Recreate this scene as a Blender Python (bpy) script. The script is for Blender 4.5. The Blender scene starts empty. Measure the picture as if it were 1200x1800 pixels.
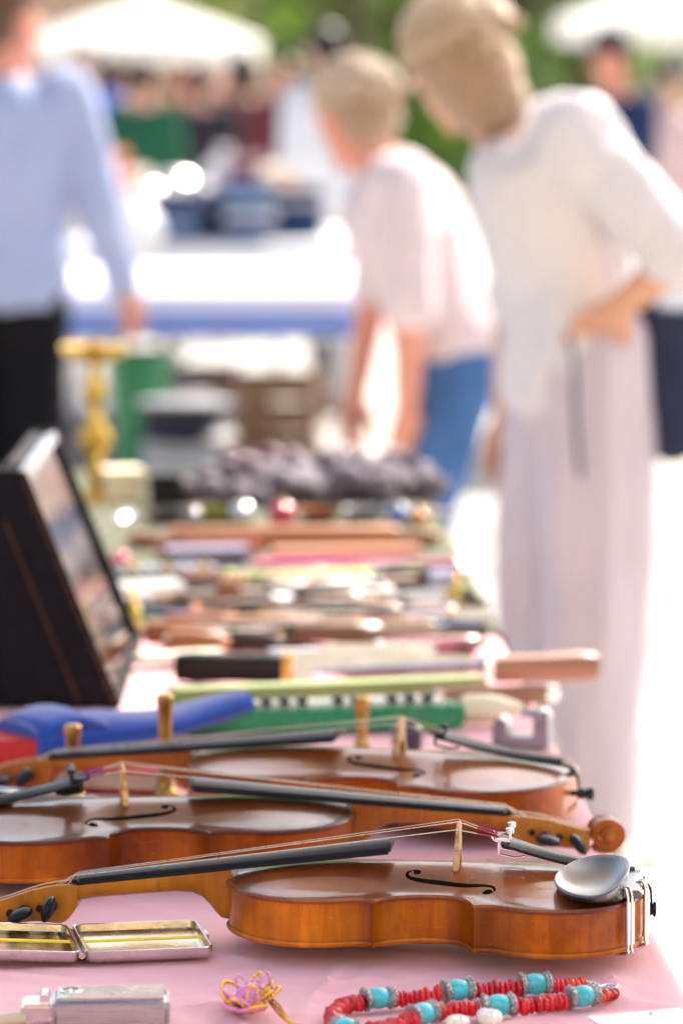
import bpy, bmesh, math, random
import numpy as np
from mathutils import Vector, Matrix, Euler, noise

# ------------------------------------------------------------------ camera, sky, sun, exposure
scene = bpy.context.scene
COL = scene.collection
R = math.radians
CAM_H, TABLE, PITCH, LENS = 1.457, 0.75, R(6.83), 135.0
FPX = LENS / 36.0 * 1800.0
cam_d = bpy.data.cameras.new('camera')
cam = bpy.data.objects.new('camera', cam_d); COL.objects.link(cam)
cam.location = (0, 0, CAM_H); cam.rotation_euler = (math.pi / 2 - PITCH, 0, 0)
cam_d.sensor_fit = 'VERTICAL'; cam_d.sensor_height = 36.0; cam_d.sensor_width = 24.0; cam_d.lens = LENS
cam_d.clip_start = 0.1; cam_d.clip_end = 2000
cam_d.dof.use_dof = True; cam_d.dof.focus_distance = 3.02; cam_d.dof.aperture_fstop = 4.5
cam_d.dof.aperture_blades = 0
scene.camera = cam

SUN_AZ, SUN_EL = R(33), R(43)                 # azimuth to the right of the viewing direction, elevation
sdir = Vector((math.cos(SUN_EL) * math.sin(SUN_AZ), math.cos(SUN_EL) * math.cos(SUN_AZ), math.sin(SUN_EL)))
world = bpy.data.worlds.new('World'); scene.world = world; world.use_nodes = True
wn = world.node_tree; wn.nodes.clear()
sky = wn.nodes.new('ShaderNodeTexSky'); sky.sky_type = 'NISHITA'; sky.sun_disc = False
sky.sun_elevation = SUN_EL; sky.sun_rotation = SUN_AZ
sky.air_density = 1.0; sky.dust_density = 4.5; sky.ozone_density = 1.0
bgn = wn.nodes.new('ShaderNodeBackground'); bgn.inputs['Strength'].default_value = 0.14
won = wn.nodes.new('ShaderNodeOutputWorld')
wn.links.new(sky.outputs[0], bgn.inputs['Color']); wn.links.new(bgn.outputs[0], won.inputs['Surface'])
sun_d = bpy.data.lights.new('sun', 'SUN'); sun_d.energy = 5.0; sun_d.angle = R(0.53); sun_d.color = (1.0, 0.94, 0.85)
sun = bpy.data.objects.new('sun', sun_d); COL.objects.link(sun)
sun.rotation_euler = (-sdir).to_track_quat('-Z', 'Y').to_euler(); sun.location = (4, 5, 8)

scene.render.engine = 'CYCLES'
scene.cycles.use_denoising = True
scene.cycles.max_bounces = 8; scene.cycles.transparent_max_bounces = 8
scene.cycles.sample_clamp_indirect = 8.0
scene.view_settings.view_transform = 'Standard'; scene.view_settings.look = 'None'
scene.view_settings.gamma = 1.0; scene.view_settings.use_curve_mapping = False
scene.view_settings.exposure = 1.42

def at(px, py, z=TABLE):
    """the point at height z that stands at photograph position px, py"""
    d = Vector(((px - 600) / FPX, (900 - py) / FPX, -1.0))
    d = Matrix.Rotation(math.pi / 2 - PITCH, 3, 'X') @ d
    t = (z - CAM_H) / d.z
    return Vector((d.x * t, d.y * t, z))
def at_y(px, py, Y):
    """the point at distance Y that stands at photograph position px, py"""
    d = Matrix.Rotation(math.pi / 2 - PITCH, 3, 'X') @ Vector(((px - 600) / FPX, (900 - py) / FPX, -1.0))
    t = Y / d.y
    return Vector((d.x * t, Y, CAM_H + d.z * t))

# ------------------------------------------------------------------ materials
MATS = {}
def NT(name):
    m = bpy.data.materials.new(name); m.use_nodes = True
    nt = m.node_tree; b = nt.nodes['Principled BSDF']
    return m, nt, b
def mix(nt, fac, a, b, mode='MIX'):
    n = nt.nodes.new('ShaderNodeMix'); n.data_type = 'RGBA'; n.blend_type = mode
    for sock, v in ((n.inputs[0], fac), (n.inputs[6], a), (n.inputs[7], b)):
        if hasattr(v, 'is_linked') or hasattr(v, 'links'): nt.links.new(v, sock)
        elif isinstance(v, (tuple, list)): sock.default_value = (*v[:3], 1)
        else: sock.default_value = v
    return n.outputs[2]
def tex_noise(nt, scale=10, detail=4, rough=.55, stretch=(1, 1, 1), coord='Object', dist=0.0):
    tc = nt.nodes.new('ShaderNodeTexCoord'); mp = nt.nodes.new('ShaderNodeMapping')
    mp.inputs['Scale'].default_value = stretch
    n = nt.nodes.new('ShaderNodeTexNoise'); n.inputs['Scale'].default_value = scale
    n.inputs['Detail'].default_value = detail; n.inputs['Roughness'].default_value = rough; n.inputs['Distortion'].default_value = dist
    nt.links.new(tc.outputs[coord], mp.inputs[0]); nt.links.new(mp.outputs[0], n.inputs['Vector'])
    return n.outputs['Fac']
def ramp(nt, fac, stops):
    n = nt.nodes.new('ShaderNodeValToRGB'); e = n.color_ramp.elements
    while len(e) < len(stops): e.new(0.5)
    for el, (p, c) in zip(e, stops):
        el.position = p; el.color = (*c[:3], 1) if isinstance(c, (tuple, list)) else (c, c, c, 1)
    nt.links.new(fac, n.inputs[0]); return n.outputs[0]
def bump(nt, b, h, strength=.2, dist=.002):
    n = nt.nodes.new('ShaderNodeBump'); n.inputs['Strength'].default_value = strength; n.inputs['Distance'].default_value = dist
    nt.links.new(h, n.inputs['Height']); nt.links.new(n.outputs[0], b.inputs['Normal'])
def M(name, col, rough=.5, metal=0.0, coat=0.0, var=.15, scale=12, bmp=0.0, sheen=0.0, trans=0.0, stretch=(1, 1, 1), bscale=None, rvar=.12):
    """a plain surface with uneven colour, uneven gloss and, if asked, fine relief"""
    if name in MATS: return MATS[name]
    m, nt, b = NT(name)
    f = tex_noise(nt, scale, 5, .6, stretch)
    lo = tuple(c * (1 - var) for c in col); hi = tuple(min(1, c * (1 + var * .8)) for c in col)
    nt.links.new(ramp(nt, f, [(.3, lo), (.7, hi)]), b.inputs['Base Color'])
    f2 = tex_noise(nt, scale * 2.7, 4, .6, stretch)
    nt.links.new(ramp(nt, f2, [(.3, max(.02, rough - rvar)), (.75, min(1, rough + rvar))]), b.inputs['Roughness'])
    b.inputs['Metallic'].default_value = metal; b.inputs['Coat Weight'].default_value = coat
    b.inputs['Coat Roughness'].default_value = .08
    if rough >= .75 and not metal: b.inputs['Specular IOR Level'].default_value = .15
    if max(col) < .06 and not metal and coat < .3: b.inputs['Specular IOR Level'].default_value = .2
    if sheen: b.inputs['Sheen Weight'].default_value = sheen
    if trans:
        tr = nt.nodes.new('ShaderNodeBsdfTranslucent'); ms = nt.nodes.new('ShaderNodeMixShader'); ms.inputs[0].default_value = trans
        tr.inputs['Color'].default_value = (*hi, 1)
        o = nt.nodes['Material Output']
        nt.links.new(b.outputs[0], ms.inputs[1]); nt.links.new(tr.outputs[0], ms.inputs[2]); nt.links.new(ms.outputs[0], o.inputs['Surface'])
    if bmp: bump(nt, b, tex_noise(nt, bscale or scale * 6, 5, .65, stretch), bmp)
    MATS[name] = m; return m

def varnish(name, light, dark, flame=0.0, wear=.35, grain='top', coat=None):
    """varnished tone wood: grain along x, worn antique shading, clear coat"""
    m, nt, b = NT(name)
    tc = nt.nodes.new('ShaderNodeTexCoord')
    big = tex_noise(nt, 9, 5, .6)
    col = mix(nt, ramp(nt, big, [(.32, 0.0), (.68, 1.0)]), light, dark)
    if grain == 'top':
        g = tex_noise(nt, 60, 3, .6, (.25, 16, 1))
        col = mix(nt, .35, col, ramp(nt, g, [(.35, (.55, .45, .4)), (.6, (1, 1, 1))]), 'MULTIPLY')
    else:
        g = tex_noise(nt, 22, 4, .6, (3.2, .5, .3), dist=1.2)
        col = mix(nt, flame, col, ramp(nt, g, [(.35, (.5, .4, .3)), (.62, (1.25, 1.2, 1.1))]), 'MULTIPLY')
    # antique shading: the varnish is browner at the corners and towards the edges of the plates
    sx = nt.nodes.new('ShaderNodeSeparateXYZ'); nt.links.new(tc.outputs['Object'], sx.inputs[0])
    if grain == 'top':
        ea = nt.nodes.new('ShaderNodeAttribute'); ea.attribute_name = 'edge'
        mr = nt.nodes.new('ShaderNodeMapRange'); mr.inputs['From Max'].default_value = 40.0; nt.links.new(ea.outputs['Fac'], mr.inputs['Value'])
        col = mix(nt, ramp(nt, mr.outputs[0], [(0.0, 0.0), (.07, .25), (.085, .9), (.115, .9), (.13, .45), (.8, 0.0)]), col, tuple(c * .45 for c in dark))
    elif flame >= .4:
        mr = nt.nodes.new('ShaderNodeMapRange'); mr.inputs['From Max'].default_value = .36; nt.links.new(sx.outputs[0], mr.inputs['Value'])
        col = mix(nt, ramp(nt, mr.outputs[0], [(0.0, .35), (.05, .1), (.25, .05), (.36, .85), (.42, .75), (.48, .2), (.57, .25), (.63, .85), (.68, .5), (.78, .1), (.93, .2), (1.0, .6)]), col, tuple(c * .45 for c in dark))
    sp = tex_noise(nt, 130, 3, .7)
    col = mix(nt, ramp(nt, sp, [(.70, 0.0), (.76, wear)]), col, tuple(c * .25 for c in dark))
    # hairline scratches, rubbed patches and rosin dust
    sc1 = tex_noise(nt, 30, 2, .5, (.7, 22, 22), dist=.6); sc2 = tex_noise(nt, 26, 2, .5, (14, 1.2, 14), dist=.8)
    col = mix(nt, ramp(nt, sc1, [(.69, 0.0), (.73, .30)]), col, tuple(min(1, c * 1.5 + .03) for c in light))
    col = mix(nt, ramp(nt, sc2, [(.71, 0.0), (.75, .35)]), col, tuple(c * .3 for c in dark))
    rub = tex_noise(nt, 16, 6, .7)
    col = mix(nt, ramp(nt, rub, [(.56, 0.0), (.70, .45)]), col, tuple(c * .35 for c in dark))
    nt.links.new(col, b.inputs['Base Color'])
    nt.links.new(ramp(nt, tex_noise(nt, 24, 6, .7), [(.35, .04), (.55, .12), (.72, .34)]), b.inputs['Coat Roughness'])
    wv = nt.nodes.new('ShaderNodeBump'); wv.inputs['Strength'].default_value = .35; wv.inputs['Distance'].default_value = .0012; nt.links.new(tex_noise(nt, 34, 3, .5, (.5, 1.4, 1)), wv.inputs['Height']); nt.links.new(wv.outputs[0], b.inputs['Coat Normal'])
    nt.links.new(ramp(nt, tex_noise(nt, 14, 5, .65), [(.3, .25), (.7, .45)]), b.inputs['Roughness'])
    b.inputs['Coat Weight'].default_value = .55 if grain == 'top' else .18; b.inputs['Coat IOR'].default_value = 1.5
    b.inputs['Specular IOR Level'].default_value = .2
    bump(nt, b, g, .06, .0008)
    MATS[name] = m; return m

# ------------------------------------------------------------------ mesh helpers
class MB:
    def __init__(s): s.v = []; s.f = []
    def add(s, vs, fs):
        o = len(s.v); s.v += [tuple(p) for p in vs]; s.f += [tuple(i + o for i in f) for f in fs]; return s
    def box(s, c, d, rot=None, taper=1.0):
        x, y, z = (k / 2 for k in d); P = []
        for k in (-1, 1):
            t = taper if k > 0 else 1.0
            P += [Vector((-x * t, -y * t, k * z)), Vector((x * t, -y * t, k * z)), Vector((x * t, y * t, k * z)), Vector((-x * t, y * t, k * z))]
        if rot is not None:
            rm = rot if isinstance(rot, Matrix) else Euler(rot).to_matrix()
            P = [rm @ p for p in P]
        c = Vector(c)
        return s.add([p + c for p in P], [(3, 2, 1, 0), (4, 5, 6, 7), (0, 1, 5, 4), (1, 2, 6, 5), (2, 3, 7, 6), (3, 0, 4, 7)])
    def loft(s, rings, caps=True, close=True):
        n = len(rings[0]); o = len(s.v)
        for r in rings: s.v += [tuple(p) for p in r]
        for i in range(len(rings) - 1):
            for j in range(n if close else n - 1):
                k = (j + 1) % n
                s.f.append((o + i * n + j, o + i * n + k, o + (i + 1) * n + k, o + (i + 1) * n + j))
        if caps:
            s.f.append(tuple(o + j for j in range(n))[::-1]); s.f.append(tuple(o + (len(rings) - 1) * n + j for j in range(n)))
        return s
    def tube(s, pts, rad, n=8, caps=True, flat=1.0):
        pts = [Vector(p) for p in pts]
        if not hasattr(rad, '__len__'): rad = [rad] * len(pts)
        up = None; rings = []
        for i, p in enumerate(pts):
            t = (pts[min(i + 1, len(pts) - 1)] - pts[max(i - 1, 0)])
            t = t.normalized() if t.length > 1e-9 else Vector((0, 0, 1))
            if up is None: up = Vector((0, 0, 1)) if abs(t.z) < .9 else Vector((1, 0, 0))
            a = (up - t * up.dot(t)).normalized(); up = a; b = t.cross(a)
            rings.append([p + (a * math.cos(q) * flat + b * math.sin(q)) * rad[i] for q in [2 * math.pi * k / n for k in range(n)]])
        return s.loft(rings, caps)
    def lathe(s, prof, c=(0, 0, 0), n=20, axis='z', sx=1.0, sy=1.0):
        rings = []
        for r, h in prof:
            ring = []
            for k in range(n):
                q = 2 * math.pi * k / n; a, b = r * math.cos(q) * sx, r * math.sin(q) * sy
                p = (a, b, h) if axis == 'z' else (h, a, b) if axis == 'x' else (b, h, a)
                ring.append((p[0] + c[0], p[1] + c[1], p[2] + c[2]))
            rings.append(ring)
        return s.loft(rings, True)
    def ball(s, c, r, n=12, m=8, rot=None):
        rx, ry, rz = r if hasattr(r, '__len__') else (r, r, r); rings = []
        for i in range(1, m):
            ph = math.pi * i / m - math.pi / 2
            ring = [Vector((rx * math.cos(ph) * math.cos(2 * math.pi * k / n), ry * math.cos(ph) * math.sin(2 * math.pi * k / n), rz * math.sin(ph))) for k in range(n)]
            rings.append(ring)
        bot, top = Vector((0, 0, -rz)), Vector((0, 0, rz))
        if rot is not None:
            rm = rot if isinstance(rot, Matrix) else Euler(rot).to_matrix()
            rings = [[rm @ p for p in q] for q in rings]; bot, top = rm @ bot, rm @ top
        c = Vector(c); rings = [[p + c for p in q] for q in rings]
        o = len(s.v); s.loft(rings, False); e = len(s.v); s.v += [tuple(bot + c), tuple(top + c)]
        for k in range(n):
            s.f.append((e, o + (k + 1) % n, o + k)); s.f.append((e + 1, e - n + k, e - n + (k + 1) % n))
        return s
    def prism(s, poly, h0, h1, plane='xy'):
        f = {'xy': lambda a, b, h: (a, b, h), 'xz': lambda a, b, h: (a, h, b), 'yz': lambda a, b, h: (h, a, b)}[plane]
        return s.loft([[f(a, b, h0) for a, b in poly], [f(a, b, h1) for a, b in poly]], True)
    def grid(s, P):
        nr, nc = len(P), len(P[0]); o = len(s.v)
        for r in P: s.v += [tuple(p) for p in r]
        for i in range(nr - 1):
            for j in range(nc - 1): s.f.append((o + i * nc + j, o + i * nc + j + 1, o + (i + 1) * nc + j + 1, o + (i + 1) * nc + j))
        return s
    def mesh(s, name, smooth=True, angle=40, bevel=0.0, seg=2, scale=1.0):
        me = bpy.data.meshes.new(name)
        me.from_pydata([(a * scale, b * scale, c * scale) for a, b, c in s.v], [], s.f)
        bm = bmesh.new(); bm.from_mesh(me); bmesh.ops.recalc_face_normals(bm, faces=bm.faces)
        if bevel:
            es = [e for e in bm.edges if len(e.link_faces) == 2 and e.calc_face_angle(0) > R(35)]
            bmesh.ops.bevel(bm, geom=es, offset=bevel, segments=seg, affect='EDGES', clamp_overlap=True)
        bm.to_mesh(me); bm.free()
        if smooth:
            me.polygons.foreach_set('use_smooth', [True] * len(me.polygons)); me.set_sharp_from_angle(angle=R(angle))
        return me
def link(name, me, mat=None, parent=None, loc=None, rot=None):
    o = bpy.data.objects.new(name, me); COL.objects.link(o)
    if me is not None and mat is not None:
        if len(me.materials) == 0: me.materials.append(mat)
        if me.materials[0] is not mat:
            o.material_slots[0].link = 'OBJECT'; o.material_slots[0].material = mat
    if parent is not None: o.parent = parent
    if loc is not None: o.location = loc
    if rot is not None: o.rotation_euler = rot
    return o
def part(name, mb, mat, parent, bevel=0.0, smooth=True, angle=40, scale=1.0, seg=2):
    return link(name, mb.mesh(name, smooth, angle, bevel, seg, scale), mat, parent)
def tag(o, label=None, cat=None, group=None, kind=None):
    if label: o['label'] = label
    if cat: o['category'] = cat
    if group: o['group'] = group
    if kind: o['kind'] = kind
    return o
def thing(name, label, cat, loc=(0, 0, 0), rz=0.0, group=None, rot=None):
    o = link(name, None, None, None, loc, rot or (0, 0, rz)); o.empty_display_size = .05
    return tag(o, label, cat, group)
def solo(name, mb, mat, label, cat, loc=(0, 0, 0), rz=0.0, group=None, bevel=0.0, rot=None, smooth=True, scale=1.0):
    o = link(name, mb.mesh(name, smooth, 40, bevel, 2, scale), mat, None, loc, rot or (0, 0, rz))
    return tag(o, label, cat, group)
def catmull(pts, n):
    P = [np.array(p, float) for p in pts]; P = [2 * P[0] - P[1]] + P + [2 * P[-1] - P[-2]]; out = []
    for i in range(1, len(P) - 2):
        for k in range(n):
            t = k / n; a, b, c, d = P[i - 1], P[i], P[i + 1], P[i + 2]
            out.append(.5 * (2 * b + (c - a) * t + (2 * a - 5 * b + 4 * c - d) * t * t + (3 * b - a - 3 * c + d) * t ** 3))
    out.append(P[-2]); return out
def realise(o):
    dg = bpy.context.evaluated_depsgraph_get(); me = bpy.data.meshes.new_from_object(o.evaluated_get(dg)); return me
rnd = random.Random(7)
# ------------------------------------------------------------------ violins (millimetres, x runs from the tail to the scroll)
LOW = [(0, 5), (.6, 18), (3, 36), (10, 58), (22, 78), (40, 93), (60, 101), (78, 103.5), (95, 101.5), (110, 95.5), (122, 89.5), (132, 87.8), (139.5, 91)]
MID = [(141.5, 86), (144.5, 76), (151, 65), (162, 57.8), (175, 55.5), (190, 57), (204, 62), (214, 68.5), (220, 74), (224, 79.5)]
UPP = [(226.5, 76.5), (234, 74.2), (244, 75.5), (258, 80.5), (276, 83.5), (292, 82.3), (310, 76.5), (326, 65.5), (338, 52), (347, 37), (352.5, 24), (355, 13)]
OUTL = []
for seg in (LOW, MID, UPP): OUTL += catmull(seg, 6)
OUTL = [tuple(p) for p in OUTL]
def arch_long(x): return max(0.0, 1 - abs((x - 177.5) / 179.5) ** 2.7) ** .9
def arch_cross(u): return max(0.0, (math.cos(math.pi * min(1, abs(u))) + 1) / 2) ** .85
def w_at(x):
    for (a, b), (c, d) in zip(OUTL, OUTL[1:]):
        if a <= x <= c: return b + (d - b) * (x - a) / max(1e-6, c - a)
    return 13.0
_xs = np.arange(0, 356.0)
_w = np.array([w_at(x) for x in _xs])
_mn = np.array([_w[max(0, i - 13):i + 14].min() if 60 < i < 300 else _w[i] for i in range(356)])
_k = np.exp(-.5 * (np.arange(-27, 28) / 9.0) ** 2); _k /= _k.sum()
_sm = np.convolve(np.pad(_mn, 27, mode='edge'), _k, 'valid')
_bl = np.clip(np.minimum((_xs - 45) / 30, (310 - _xs) / 30), 0, 1)
_ws = np.minimum(_sm * _bl + _w * (1 - _bl), _w)
def ws_at(x): return float(np.interp(x, _xs, _ws))
def arch_at(x, y): return 15.0 * arch_long(x) * arch_cross(y / max(1, ws_at(x)))
US = [math.sin(math.pi / 2 * k / 17) for k in range(-17, 18)]
def plate(zc, arch, thick, sgn):
    """an arched plate as one closed sheet with a rounded edge; sgn +1 arches up"""
    mb = MB(); nc = len(US); rings_a, rings_b = [], []
    for x, w in OUTL:
        rings_a.append([(x, w * u, zc + sgn * (thick + arch * arch_long(x) * arch_cross(w * u / max(1, ws_at(x))))) for u in US])
        rings_b.append([(x, w * u, zc + sgn * (arch * .96 * arch_long(x) * arch_cross(w * u / max(1, ws_at(x))))) for u in US])
    mb.grid(rings_a); ob = len(mb.v); mb.grid(rings_b); nr = len(OUTL)
    loop = [i * nc for i in range(nr)] + [(nr - 1) * nc + j for j in range(1, nc)] + [i * nc + nc - 1 for i in range(nr - 2, -1, -1)] + [j for j in range(nc - 2, 0, -1)]
    om = len(mb.v); L = len(loop); cx = 177.0
    P = [Vector(mb.v[i]) for i in loop]
    for k in range(L):
        t = P[(k + 1) % L] - P[k - 1]; nrm = Vector((t.y, -t.x, 0)).normalized()
        if nrm.dot(Vector((P[k].x - cx, P[k].y * 1.2, 0))) < 0 and abs(P[k].y) > 60: nrm = -nrm
        q = P[k] - nrm * -.9; mb.v.append((q.x, q.y, zc + sgn * thick * .5))
    for k in range(L):
        a, b = loop[k], loop[(k + 1) % L]; m0, m1 = om + k, om + (k + 1) % L
        mb.f.append((a, b, m1, m0)); mb.f.append((m0, m1, b + ob, a + ob))
    return mb
def cutter(polys):
    mb = MB()
    for s in (-1, 1):
        for poly in polys: mb.prism([(x, y * s) for x, y in poly], 30, 90)
    o = link('cutter', mb.mesh('cutter', False)); return o
def fhole_cutters():
    path = catmull([(191.5, 18.8), (197, 19.6), (200.5, 24), (198.5, 29), (190, 32.3), (176, 34.6), (163, 36.8), (148, 40.2), (135, 44), (126.5, 49.5), (125, 56), (129.5, 60)], 8)
    n = len(path); A, B = [], []
    for i, p in enumerate(path):
        t = path[min(i + 1, n - 1)] - path[max(i - 1, 0)]; t = t / (np.hypot(*t) + 1e-9); nn = np.array((-t[1], t[0]))
        f = i / (n - 1); w = .75 + 2.3 * math.sin(math.pi * min(1, max(0, f))) ** 2.2
        A.append(tuple(p + nn * w)); B.append(tuple(p - nn * w))
    stem = A + B[::-1]
    def circ(cx, cy, r): return [(cx + r * math.cos(a), cy + r * math.sin(a)) for a in [2 * math.pi * k / 20 for k in range(20)]]
    notch = [(165.5, 41.2), (163.3, 32.2), (162.3, 32.5), (161.5, 41.5)]
    return [cutter([stem]), cutter([circ(192.3, 21.6, 3.3)]), cutter([circ(130.8, 56.0, 4.1)])]
def make_top():
    o = link('top_plate', plate(45, 15, 3.8, 1).mesh('top_plate', False))
    cs = fhole_cutters()
    for c in cs:
        md = o.modifiers.new('cut', 'BOOLEAN'); md.object = c; md.operation = 'DIFFERENCE'; md.solver = 'EXACT'
    me = realise(o)
    for c in cs + [o]: bpy.data.objects.remove(c)
    me.materials.clear()
    for v in me.vertices: v.co *= .001
    # smooth normals from the true arch so that the cut does not disturb the gloss
    me.polygons.foreach_set('use_smooth', [True] * len(me.polygons)); me.set_sharp_from_angle(angle=R(38))
    N = []
    def nrm(x, y):
        e = .6; dx = (arch_at(x + e, y) - arch_at(x - e, y)) / (2 * e); dy = (arch_at(x, y + e) - arch_at(x, y - e)) / (2 * e)
        return Vector((-dx, -dy, 1)).normalized()
    ln = [tuple(c.vector) for c in me.corner_normals]
    for p in me.polygons:
        for li in p.loop_indices:
            co = me.vertices[me.loops[li].vertex_index].co * 1000; w = w_at(co.x)
            if p.normal.z > .45 and abs(co.y) < w - 4 and 10 < co.x < 345: N.append(nrm(co.x, co.y))
            else: N.append(Vector(ln[li]))
    me.normals_split_custom_set(N)
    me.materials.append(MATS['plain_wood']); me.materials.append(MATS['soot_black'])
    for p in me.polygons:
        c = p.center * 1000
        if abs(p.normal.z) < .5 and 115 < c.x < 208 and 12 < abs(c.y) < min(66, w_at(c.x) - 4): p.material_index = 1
    a = me.attributes.new('edge', 'FLOAT', 'POINT')
    OA = np.array(OUTL)
    pts = np.concatenate([OA, OA * np.array([1, -1])])
    for i, v in enumerate(me.vertices):
        c = np.array((v.co.x * 1000, v.co.y * 1000)); a.data[i].value = float(np.sqrt(((pts - c) ** 2).sum(1).min()))
    return me
def ribs_mesh():
    inn = []
    for k, (x, y) in enumerate(OUTL):
        inn.append((min(max(x, 3.0), 352.2), max(y - 2.8, 4.0)))
    loop = inn + [(x, -y) for x, y in reversed(inn)]
    mb = MB()
    def off(d):
        out = []
        n = len(loop)
        for k in range(n):
            t = Vector(loop[(k + 1) % n]) - Vector(loop[k - 1]); nn = Vector((-t.y, t.x)).normalized()
            out.append((loop[k][0] + nn.x * d, loop[k][1] + nn.y * d))
        return out
    zs = [14.6, 22, 30, 38, 45.4]
    mb.loft([[(x, y, z) for x, y in loop] for z in zs], False)
    mb.loft([[(x * .992 + 1.4, y * .985, z) for x, y in loop] for z in zs], False)
    return mb
FBZ = lambda x: 56.0 - .118 * (x - 355)        # underside of the fingerboard
def fb_w(x): return 12.0 + (485 - x) / 270 * 9.0
def fingerboard():
    mb = MB(); rings = []
    for i in range(13):
        x = 215 + 270 * i / 12; b = fb_w(x); z = FBZ(x); ring = [(x, -b, z), (x, -b, z + 4.6)]
        for k in range(1, 12):
            u = -1 + 2 * k / 12; ring.append((x, b * u, z + 4.6 + (1 - u * u) * b * b / 84))
        ring += [(x, b, z + 4.6), (x, b, z)]; rings.append(ring)
    return mb.loft(rings)
def neck():
    mb = MB(); rings = []
    for x, dep, b, pw in [(351, 41, 15.2, .55), (356, 40.5, 15, .55), (361, 39, 14.8, .6), (366, 34, 14.8, .65), (371, 27.5, 14.9, .75), (377, 21.5, 15, .85), (386, 17, 15, .95), (400, 14.8, 14.8, 1), (425, 14, 14, 1), (450, 13.3, 13.2, 1), (470, 12.8, 12.5, 1), (482, 13.5, 12.1, .95), (488, 16.5, 11.9, .8)]:
        ring = []
        z = FBZ(x) - .1
        for k in range(15):
            q = math.pi * k / 14; ring.append((x, b * math.copysign(abs(math.cos(q)) ** pw, math.cos(q)), z - dep * math.sin(q) ** max(.5, pw)))
        rings.append(ring)
    return mb.loft(rings)
PB_T = [(484, 41.3), (495, 41.2), (508, 39.5), (522, 36.5), (536, 32), (548, 28), (557, 26)]
PB_B = [(484, 25), (490, 16), (497, 10.5), (507, 10.5), (520, 11), (534, 9.5), (547, 7), (557, 4.5)]
def pegbox():
    mb = MB(); T = catmull(PB_T, 5); B = catmull(PB_B, 5)
    def bz(C, x):
        for a, b in zip(C, C[1:]):
            if a[0] <= x <= b[0]: return a[1] + (b[1] - a[1]) * (x - a[0]) / (b[0] - a[0])
        return C[-1][1]
    xs = np.linspace(484, 557, 22)
    def hw(x): return 12.4 - 5.0 * (x - 484) / 73
    for s in (-1, 1):
        rings = []
        for x in xs:
            t, b, o, i = bz(T, x), bz(B, x), hw(x) * s, (hw(x) - 4.2) * s
            rings.append([(x, o, b), (x, o * 1.03, (t + b) / 2), (x, o, t - .8), (x, (o + i) / 2, t), (x, i, t - .6), (x, i, b)])
        mb.loft(rings)
    mb.loft([[(x, -hw(x) + 4, bz(B, x) + .2), (x, hw(x) - 4, bz(B, x) + .2), (x, hw(x) - 4, bz(B, x) + 6), (x, -hw(x) + 4, bz(B, x) + 6)] for x in xs])
    return mb
SCC = (571.0, 20.5)
def scroll():
    mb = MB(); rings = []; n = 96; turns = 2.15
    for i in range(n + 1):
        f = i / n; th = R(-128) + f * turns * 2 * math.pi; r = 18.5 * (1 - f) ** .92 + 4.2 * f + .3; tck = 7.2 - 2.9 * f; hw = 7.6 + 12.2 * f ** .75
        c, s = math.cos(th), math.sin(th)
        def pt(rr, y): return (SCC[0] + rr * c, y, SCC[1] + rr * s)
        rings.append([pt(r - tck, -hw * .97), pt(r - tck * .5, -hw + 1.0), pt(r - .5, -hw), pt(r, -hw + 1.1), pt(r - 1.0, 0), pt(r, hw - 1.1), pt(r - .5, hw), pt(r - tck * .5, hw - 1.0), pt(r - tck, hw * .97)])
    mb.loft(rings)
    mb.lathe([(0.3, -21.5), (3.4, -21), (4.3, -19.5), (4.3, 19.5), (3.4, 21), (.3, 21.5)], (SCC[0], 0, SCC[1]), 16, 'y')
    return mb
def peg(x, z, side, rot):
    mb = MB(); s = side
    mb.tube([(x, -13 * s, z), (x, 14 * s, z)], [3.0, 3.7], 10); mb.lathe([(3.7, 13 * s), (5.2, 15 * s), (5.2, 16.5 * s), (3.6, 18 * s), (3.0, 20 * s)], (x, 0, z), 12, 'y')
    mb.ball((x, 30 * s, z), (11.2, 12.5, 5.2), 16, 10, Matrix.Rotation(rot, 3, 'Y'))
    return mb
def bridge():
    mb = MB(); zc = lambda y: 48.8 + arch_at(160, y)
    half = [(20.8, 0.2), (20.8, 3.0), (17, 6.0), (15.5, 10), (18.0, 14), (17, 17), (14.5, 19), (15.8, 23), (18.2, 26.2), (16, 29.4), (9, 32.2), (0, 33.3)]
    R_ = [(y, zc(y) * (1 if h < 1 else 0) + (zc(0) if h >= 1 else 0) + h - (0 if h > 1 else .4)) for y, h in half]
    low = [(12.0, zc(12) + .2), (10.5, zc(10) + 3.5), (6, zc(0) + 8), (0, zc(0) + 9.2)]
    poly = R_ + [(-y, z) for y, z in R_[-2::-1]] + [(-y, z) for y, z in low] + [(y, z) for y, z in low[-2::-1]]
    rings = []
    for x, t in ((157.4, 0), (162.4, 0)): rings.append([(x + (0 if x < 160 else -2.6 * max(0, (z - 70)) / 27), y, z) for y, z in poly])
    return mb.loft(rings)
BRT = lambda y: 48.8 + 15 + 33.2 - y * y / 55.0
def tailpiece():
    mb = MB(); rings = []
    for i in range(12):
        f = i / 11; x = 10 + 112 * f; b = 8.5 + 11.5 * f ** 1.15; z = 56.5 + 24.0 * f - 3 * math.sin(math.pi * f); ring = [(x, -b, z), (x, -b, z + 2.2)]
        for k in range(1, 8):
            u = -1 + k / 4; ring.append((x, b * u, z + 2.2 + (1 - u * u) * (4.5 - 1.5 * f)))
        ring += [(x, b, z + 2.2), (x, b, z)]; rings.append(ring)
    mb.loft(rings)
    mb.tube([(13, -5, 58), (3, -4.5, 54.5), (-3.2, -2, 46), (-4.5, 0, 32)], 1.1, 6); mb.tube([(13, 5, 58), (3, 4.5, 54.5), (-3.2, 2, 46), (-4.5, 0, 32)], 1.1, 6)
    return mb
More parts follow.
